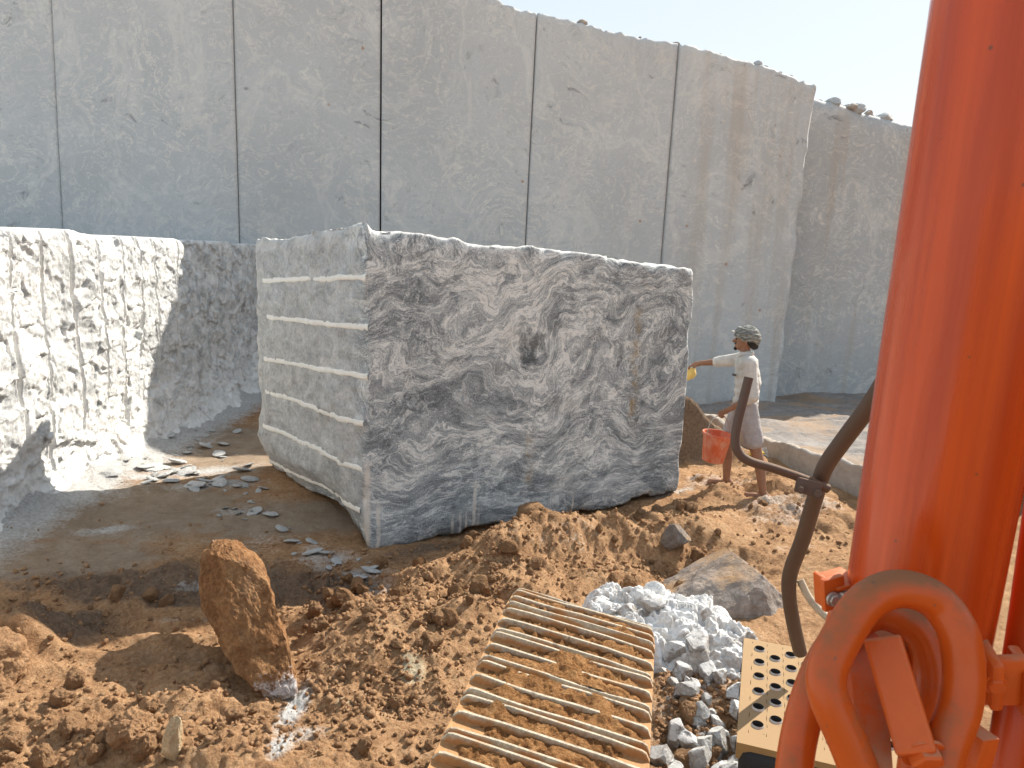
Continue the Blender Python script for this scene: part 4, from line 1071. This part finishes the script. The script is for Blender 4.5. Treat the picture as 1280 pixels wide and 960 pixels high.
# ---- perforated tan step
def build_step():
    z = .95; a_ = np.array(gz(930, 797, z)); n_ = np.array(gz(921, 925, z)); a2 = a_[:2]; dv = n_[:2] - a2; Ld = np.linalg.norm(dv); dv = dv / Ld; rv = np.array([-dv[1], dv[0]])
    if rv[0] < 0: rv = -rv
    st = tag(link('step_plate', None if False else bpy.data.meshes.new('step_plate'), M_tanstep, ex))
    pitch, cw, hr, N = .094, .052, .017, 20
    nc = 8; rows = int(Ld / pitch)
    bm = bmesh.new()
    def W(s, t, zz): q = a2 + dv * t + rv * s; return Vector((q[0], q[1], zz))
    holes = []
    m0 = .03
    for c in range(nc):
        s0 = m0 + c * cw; t0 = .02 + (.5 * pitch if c % 2 else 0)
        edges = [0, t0] + [t0 + (k + 1) * pitch for k in range(rows - (1 if c % 2 else 0))] + [Ld + .01]
        for k in range(len(edges) - 1):
            ta, tb = edges[k], edges[k + 1]
            if tb - ta < pitch * .95 or tb > Ld - .02:
                bm.faces.new([bm.verts.new(W(*q, z)) for q in ((s0, ta), (s0 + cw, ta), (s0 + cw, tb), (s0, tb))]); continue
            cs, ct = s0 + cw / 2, (ta + tb) / 2; inner, low, outer, lip = [], [], [], []
            for j in range(N):
                an = 2 * math.pi * (j + .5) / N; ux, uy = math.cos(an), math.sin(an)
                sc = min((cw / 2) / max(1e-6, abs(ux)), ((tb - ta) / 2) / max(1e-6, abs(uy)))
                outer.append(bm.verts.new(W(cs + ux * sc, ct + uy * sc, z))); 
                lip.append(bm.verts.new(W(cs + ux * hr * 1.18, ct + uy * hr * 1.18, z)))
                inner.append(bm.verts.new(W(cs + ux * hr * .98, ct + uy * hr * .98, z + .006))); low.append(bm.verts.new(W(cs + ux * hr * .78, ct + uy * hr * .78, z - .012)))
            for j in range(N):
                j2 = (j + 1) % N
                for A_, B_, mi in ((outer, lip, 0), (lip, inner, 1), (inner, low, 2)):  # hole walls coloured black for the shade inside
                    bm.faces.new((A_[j], A_[j2], B_[j2], B_[j])).material_index = mi
            holes.append((cs, ct))
    # margins and folded-down sides
    for (s0, s1, t0, t1) in ((0, m0, 0, Ld + .01), (m0 + nc * cw, m0 + nc * cw + .03, 0, Ld + .01)):
        bm.faces.new([bm.verts.new(W(*q, z)) for q in ((s0, t0), (s1, t0), (s1, t1), (s0, t1))])
    send = m0 + nc * cw + .03
    for path_ in ([(0, 0), (0, Ld + .01)], [(0, Ld + .01), (send, Ld + .01)], [(0, 0), (send, 0)]):
        (sa, ta), (sb, tb) = path_; 
        bm.faces.new([bm.verts.new(W(sa, ta, z)), bm.verts.new(W(sb, tb, z)), bm.verts.new(W(sb, tb, z - .05)), bm.verts.new(W(sa, ta, z - .05))])
    bmesh.ops.remove_doubles(bm, verts=bm.verts, dist=.0005); bmesh.ops.recalc_face_normals(bm, faces=bm.faces)
    bm.to_mesh(st.data); bm.free(); st.data.materials.append(M_steel); st.data.materials.append(M_dark)
    dk = MB()
    q = W(send / 2, Ld / 2 + .02, z - .09); Rz = Matrix((Vector((*rv, 0)), Vector((*dv, 0)), Vector((0, 0, -1)))).transposed()
    dk.box(q + Vector((0, 0, .022)), (send - .02, Ld + .03, .1), Rz, .03); dk.build('step_base', M_dark, st)
    # notches: black discs painted for the shade in holes along the folded left edge
    nb = MB()
    for k in range(5):
        t_ = .05 + k * (Ld - .06) / 4; qv = W(-.0015, t_, z - .018); nb.lathe([(0, 0), (.019, 0), (.019, .002), (0, .002)], qv, 16, frame_from((-rv[0], -rv[1], 0), (0, 0, 1)))
    nb.build('edge_hole_shade', M_dark, st)
build_step()
# deck under the pipes and cylinder
m = MB(); m.box((.95, 1.05, .80), (1.0, 1.1, .22), None, .02); m.build('chassis', M_chassis, ex)
m = MB(); m.box((1.08, 1.22, .96), (.45, .28, .04), Matrix.Rotation(.3, 3, 'Z'), .01); m.build('deck_plate', M_tanstep, ex)

# unseen boom foot out of view, added to shade the cylinder's right side
m = MB(); m.box((1.34, .45, 1.5), (.46, 1.3, 1.4), None, .05); m.build('boom_shade_box', M_orange3, ex)

# ------------------------------------------------------------------ worker, bucket, scoop
def capsules_mesh(name, caps, voxel, smooth_it=6, extra=None, wrinkle=0, seed=0):
    """round-ended tapering limbs fused into one continuous skin"""
    bm = bmesh.new()
    for c in caps:
        (p0, p1, r0, r1) = c[:4]; sx = c[4] if len(c) > 4 else (1, 1, 1)
        p0, p1 = Vector(p0), Vector(p1); n = max(2, int((p1 - p0).length / max(.008, min(r0, r1) * .5)))
        for i in range(n + 1):
            t = i / n; r = r0 + (r1 - r0) * t
            g = bmesh.ops.create_icosphere(bm, subdivisions=2, radius=r)
            bmesh.ops.scale(bm, vec=sx, verts=g['verts']); bmesh.ops.translate(bm, vec=p0 + (p1 - p0) * t, verts=g['verts'])
    me = bpy.data.meshes.new(name + '_raw'); bm.to_mesh(me); bm.free()
    o = bpy.data.objects.new(name + '_raw', me); C.objects.link(o)
    md = o.modifiers.new('r', 'REMESH'); md.mode = 'VOXEL'; md.voxel_size = voxel
    s_ = o.modifiers.new('s', 'SMOOTH'); s_.factor = .5; s_.iterations = smooth_it
    dg = bpy.context.evaluated_depsgraph_get(); ev = o.evaluated_get(dg); out = bpy.data.meshes.new_from_object(ev); out.name = name
    bpy.data.objects.remove(o); bpy.data.meshes.remove(me)
    if wrinkle:
        v = np.empty(len(out.vertices) * 3, np.float32); out.vertices.foreach_get('co', v); v = v.reshape(-1, 3)
        nn = np.empty(len(out.vertices) * 3, np.float32); out.vertices.foreach_get('normal', nn); nn = nn.reshape(-1, 3)
        v = v + nn * (wrinkle * (ridged(v * np.array([9, 9, 14]) + seed, 3, seed=seed))[:, None]); out.vertices.foreach_set('co', v.astype(np.float32).ravel()); out.update()
    out.polygons.foreach_set('use_smooth', np.ones(len(out.polygons), bool))
    return out

def build_person():
    fx, fy = gz(945, 617, .12)[:2]; gb = gh(fx, fy)
    fwd = Vector((-.93, .37, 0)).normalized(); left = Vector((0, 0, 1)).cross(fwd)       # left = towards the camera
    K = 1.0
    base = Vector((fx, fy, gb)) + fwd * .235 - left * .12
    root = empty('person', base, math.atan2(fwd.y, fwd.x))
    tag(root, 'person in pale shirt, shorts and head cloth reaching out to the block, bucket in hand', 'person')
    M3 = Matrix((fwd, left, Vector((0, 0, 1)))).transposed()
    far = base + fwd * .16 - left * .13; gf = gh(far.x, far.y) - gb
    def T(u, l, v): return (u, l, v)
    # joints (forward, left, up)
    hipN, hipF = (-.065, .085, .89), (-.03, -.085, .89)
    knN, anN, toN, heN = (-.195, .10, .475), (-.295, .12, .075), (-.15, .125, .022), (-.335, .12, .03)
    knF, anF, toF, heF = (.10, -.11, .49), (.075, -.13, .075 + gf), (.23, -.135, .022 + gf), (.035, -.13, .03 + gf)
    shN, elN, wrN = (-.065, .175, 1.325), (-.125, .225, 1.02), (.085, .19, .865)
    shF, elF, wrF = (.03, -.165, 1.325), (.24, -.20, 1.275), (.425, -.17, 1.245)
    caps = [
        ((-.05, 0, .92), (-.055, 0, 1.12), .125, .12, (.82, 1.15, 1)), ((-.055, 0, 1.12), (-.03, 0, 1.29), .125, .12, (.86, 1.2, 1)),
        (shN, shF, .062, .062), ((-.02, 0, 1.33), (.0, 0, 1.45), .055, .05),
        (hipN, knN, .088, .060), (knN, (-.245, .11, .33), .057, .058), ((-.245, .11, .33), anN, .056, .037), (heN, toN, .036, .027), (anN, heN, .036, .034),
        (hipF, knF, .088, .060), (knF, (.085, -.12, .34), .057, .058), ((.085, -.12, .34), anF, .056, .037), (heF, toF, .036, .027), (anF, heF, .036, .034),
        (shN, elN, .052, .041), (elN, wrN, .040, .028), (shF, elF, .052, .041), (elF, wrF, .040, .027),
        # head: skull, jaw, nose, brow, ears
        ((-.005, 0, 1.545), (.0, 0, 1.55), .096, .098, (1.02, .80, 1.08)), ((.045, 0, 1.475), (.055, 0, 1.47), .05, .045, (1, .95, 1)), ((.09, 0, 1.535), (.112, 0, 1.512), .012, .017),
        ((.078, .03, 1.558), (.078, -.03, 1.558), .02, .02), ((.088, .012, 1.475), (.088, -.012, 1.475), .014, .014), ((-.01, .082, 1.53), (-.015, .088, 1.50), .017, .013, (1, .5, 1.3)), ((-.01, -.082, 1.53), (-.015, -.088, 1.50), .017, .013, (1, .5, 1.3)),
    ]
    # near hand closed on the bucket's bail
    hN = (.135, .175, .83); caps.append((wrN, hN, .027, .03, (1, .62, 1)))
    for i, (du, ln) in enumerate(((.034, .9), (.014, 1), (-.006, .95), (-.025, .8))):
        a0 = (hN[0] + .012 + du * .5, hN[1] + .004, hN[2] - .012 + du * .6); a1 = (a0[0] + .020, a0[1] - .004, a0[2] - .034 * ln); a2 = (a1[0] - .012, a1[1] - .026, a1[2] - .012 * ln); a3 = (a2[0] - .02, a2[1] - .014, a2[2] + .016)
        caps += [(a0, a1, .0095, .009), (a1, a2, .009, .0082), (a2, a3, .0082, .0075)]
    caps += [((hN[0] - .01, hN[1] - .02, hN[2] + .005), (hN[0] + .022, hN[1] - .035, hN[2] - .02), .011, .0095), ((hN[0] + .022, hN[1] - .035, hN[2] - .02), (hN[0] + .038, hN[1] - .022, hN[2] - .038), .0095, .008)]
    # far hand holding the scoop's rim
    hF = (.49, -.165, 1.225); caps.append((wrF, hF, .026, .029, (1, .7, 1)))
    for i, dl in enumerate((.030, .010, -.010, -.028)):
        a0 = (hF[0] + .012, hF[1] + dl, hF[2] - .004); a1 = (a0[0] + .036 - abs(dl) * .2, a0[1], a0[2] - .012); a2 = (a1[0] + .012, a1[1], a1[2] - .026); a3 = (a2[0] - .010, a2[1], a2[2] - .018)
        caps += [(a0, a1, .0095, .009), (a1, a2, .009, .0082), (a2, a3, .0082, .0075)]
    caps += [((hF[0] - .02, hF[1] + .026, hF[2] - .006), (hF[0] + .008, hF[1] + .034, hF[2] - .034), .011, .0095), ((hF[0] + .008, hF[1] + .034, hF[2] - .034), (hF[0] + .034, hF[1] + .02, hF[2] - .05), .0095, .008)]
    for (to, s) in ((toN, 1), (toF, -1)):      # toes
        for j in range(5):
            o_ = (j - 2) * .0145; caps.append(((to[0] - .01, to[1] + o_, .018 + (to[2] - .022)), (to[0] + .034 - abs(o_ + .01 * s) * .5, to[1] + o_ * 1.15, .012 + (to[2] - .022)), .011, .0095))
    skin = mat_plain('brown_skin', (.27, .14, .085), .5, .15, 30)
    me = capsules_mesh('body', caps, .0065, 3)
    def add(name, me, mat):
        if len(me.materials) == 0: me.materials.append(mat)
        o = bpy.data.objects.new(name, me); C.objects.link(o); o.parent = root; return o
    add('body', me, skin)
    def grow(a, b, ra, rb, sx=(1, 1, 1)): return (a, b, ra, rb, sx)
    def lerp(a, b, t): return tuple(a[i] + (b[i] - a[i]) * t for i in range(3))
    shirt_caps = [((-.05, 0, .94), (-.055, 0, 1.12), .148, .142, (.86, 1.15, .6)), ((-.055, 0, 1.12), (-.03, 0, 1.285), .142, .128, (.9, 1.2, .9)), (shN, shF, .074, .074),
                  (shN, lerp(shN, elN, 1.0), .070, .062), (elN, lerp(elN, wrN, .22), .062, .056), (shF, elF, .068, .058), (elF, lerp(elF, wrF, .22), .057, .05),
                  ((-.02, 0, 1.345), (-.012, 0, 1.385), .066, .062)]
    cloth = mat_plain('washed_pale_shirt_cloth', (.52, .50, .47), .9, .14, 14, bump=.4)
    add('shirt', capsules_mesh('shirt', shirt_caps, .008, 4, wrinkle=.0045, seed=3), cloth)
    col = MB(); col.tube([(.045, .05, 1.385), (.0, .075, 1.40), (-.055, .055, 1.405), (-.07, 0, 1.408), (-.055, -.055, 1.405), (.0, -.075, 1.40), (.045, -.05, 1.385)], .017, 10, 4)
    me = col.build('collar', cloth); me.parent = root
    pocket = MB(); pocket.box((.072, .105, 1.195), (.02, .05, .022), Matrix.Rotation(.5, 3, 'Z'), .004); o = pocket.build('pocket_badge', mat_plain('dark_badge_cloth', (.09, .085, .08), .8)); o.parent = root
    sh = [((-.05, 0, .90), (-.05, 0, .955), .142, .135, (.88, 1.12, 1)), (hipN, lerp(hipN, knN, .78), .112, .094), (hipF, lerp(hipF, knF, .72), .112, .092)]
    add('shorts', capsules_mesh('shorts', sh, .008, 4, wrinkle=.0045, seed=9), mat_plain('grey_shorts_cloth', (.34, .315, .315), .9, .14, 16, bump=.3))
    # wrapped head cloth with a short peak
    hc = [((-.018, 0, 1.575), (-.012, 0, 1.585), .104, .102, (1.05, .88, .92)), ((-.075, 0, 1.535), (-.07, 0, 1.56), .062, .065, (1, 1.15, 1.2))]
    n = 26
    for j, (z0, tilt, r) in enumerate(((1.565, .22, .022), (1.595, .30, .023), (1.625, .26, .022), (1.545, .12, .02))):
        for k in range(n):
            a0, a1 = 2 * math.pi * k / n, 2 * math.pi * (k + 1) / n; rr = (.104, .100, .082, .10)[j]
            f = lambda a: (-.014 + rr * 1.02 * math.cos(a), rr * .84 * math.sin(a), z0 + tilt * rr * math.cos(a) * .55 - .004)
            if j == 3 and math.cos(a0) > .3: continue
            hc.append((f(a0), f(a1), r, r))
    cap = add('head_cloth', capsules_mesh('head_cloth', hc, .006, 1, wrinkle=.005, seed=15), None or (lambda: (lambda t: t.done(t.mix(t.range(t.noise(t.map(t.co(), (1, 1, 5), (0, .35, 0)), 22, 4, .6), .42, .58), (.10, .105, .095), (.30, .30, .275)), .95, t.bump(t.noise(t.co(), 120, 3, .6), .5, .004)))(NT('checked_grey_cloth')))())
    pk = MB(); pk.prism([(.075, -.06, 1.60), (.12, -.045, 1.602), (.142, 0, 1.604), (.12, .045, 1.602), (.075, .06, 1.60)], (0, 0, .008)); o = pk.build('cap_peak', mat_plain('pale_peak_cloth', (.42, .41, .38), .9)); o.parent = root
    hair = mat_plain('black_hair', (.018, .014, .012), .7, .4, 60)
    add('hair', capsules_mesh('hair', [((-.07, .045, 1.50), (-.085, .0, 1.48), .036, .04), ((-.085, 0, 1.48), (-.07, -.045, 1.50), .04, .036), ((-.03, .075, 1.515), (-.06, .06, 1.50), .016, .03), ((-.03, -.075, 1.515), (-.06, -.06, 1.50), .016, .03)], .006, 2, wrinkle=.004), hair)
    add('beard', capsules_mesh('beard', [((.088, .012, 1.443), (.088, -.012, 1.443), .020, .020), ((.098, .02, 1.493), (.098, -.02, 1.493), .008, .008)], .005, 1), hair)
    for s in (-1, 1):
        e = MB(); bmesh.ops.create_uvsphere(e.bm, u_segments=12, v_segments=8, radius=.010); bmesh.ops.translate(e.bm, verts=e.bm.verts, vec=(.083, s * .032, 1.538)); o = e.build('eye', hair); o.parent = root
    # bucket hanging from the near hand, scoop in the far hand
    W_ = lambda p: base + M3 @ Vector(p)
    return root, W_, hN, hF, fwd, left
person, PW, hN, hF, pf, pl_ = build_person()

def build_bucket():
    top = PW((hN[0] + .035, hN[1] - .018, hN[2] - .045)); zc = top.z - .175
    ctr = Vector((top.x, top.y, zc)) + pf * -.0
    b = tag(empty('bucket', (ctr.x, ctr.y, zc - .30)), 'worn red-orange plastic bucket hanging from the hand of the worker', 'bucket')
    t = NT('worn_bucket_plastic'); p = t.co(); n = t.noise(t.map(p, (1, 1, .5)), 11, 6, .65); c = t.mix(t.range(n, .42, .62), (.62, .12, .045), (.66, .27, .17)); c = t.mix(t.range(t.noise(p, 6, 5, .6), .58, .7, 0, .7), c, (.55, .42, .30)); red = t.done(c, .55, t.bump(n, .1, .01), .4)
    R3 = Matrix.Rotation(-.10, 3, Vector((pl_.x, pl_.y, 0)))
    m = MB(); m.lathe([(.0, -.285), (.098, -.285), (.105, -.278), (.138, -.01), (.141, 0), (.135, 0), (.131, -.012), (.099, -.272), (0, -.274)], ctr, 40, R3); body = m.build('bucket_body', red, b)
    m = MB(); m.lathe([(.139, -.022), (.150, -.020), (.152, -.004), (.148, .004), (.140, .004), (.137, -.002)], ctr, 40, R3); m.build('rim', red, b)
    pts = []
    for k in range(13):
        a = math.pi * k / 12; q = Vector((.15 * math.cos(a), 0, .0 + (.178) * math.sin(a) ** .8)); d = pl_ * .82 + pf * .57
        pts.append(ctr + d.normalized() * q.x + Vector((0, 0, q.z)))
    m = MB(); m.tube(pts, .004, 8, 3); m.build('handle', M_steel, b)
    return b
build_bucket()

def build_scoop():
    c = PW((hF[0] + .045, hF[1] + .005, hF[2] - .105))
    yl = mat_plain('yellow_plastic', (.72, .52, .16), .4, .12, 12)
    m = MB(); m.lathe([(.0, -.05), (.04, -.05), (.068, -.025), (.078, .02), (.08, .05), (.075, .05), (.073, .02), (.064, -.018), (0, -.042)], c, 32, Matrix.Rotation(.5, 3, Vector((pl_.x, pl_.y, 0))))
    o = m.build('scoop', yl); return tag(o, 'small yellow plastic scoop held against the block corner', 'scoop')
build_scoop()
q = gz(945, 572, .1)
m = MB(); pts = [(q[0] + .09 * math.cos(k * .9) * (1 - k * .05), q[1] + .05 * math.sin(k * 1.3), gh(q[0], q[1]) + .03 + .012 * math.sin(k * 2)) for k in range(9)]
m.tube(pts, [.012, .022, .026, .02, .028, .022, .026, .02, .01], 8, 3); tag(m.build('rag', mat_plain('yellow_rag_cloth', (.62, .47, .06), .9)), 'small crumpled yellow rag on the dirt behind the legs of the worker', 'rag')
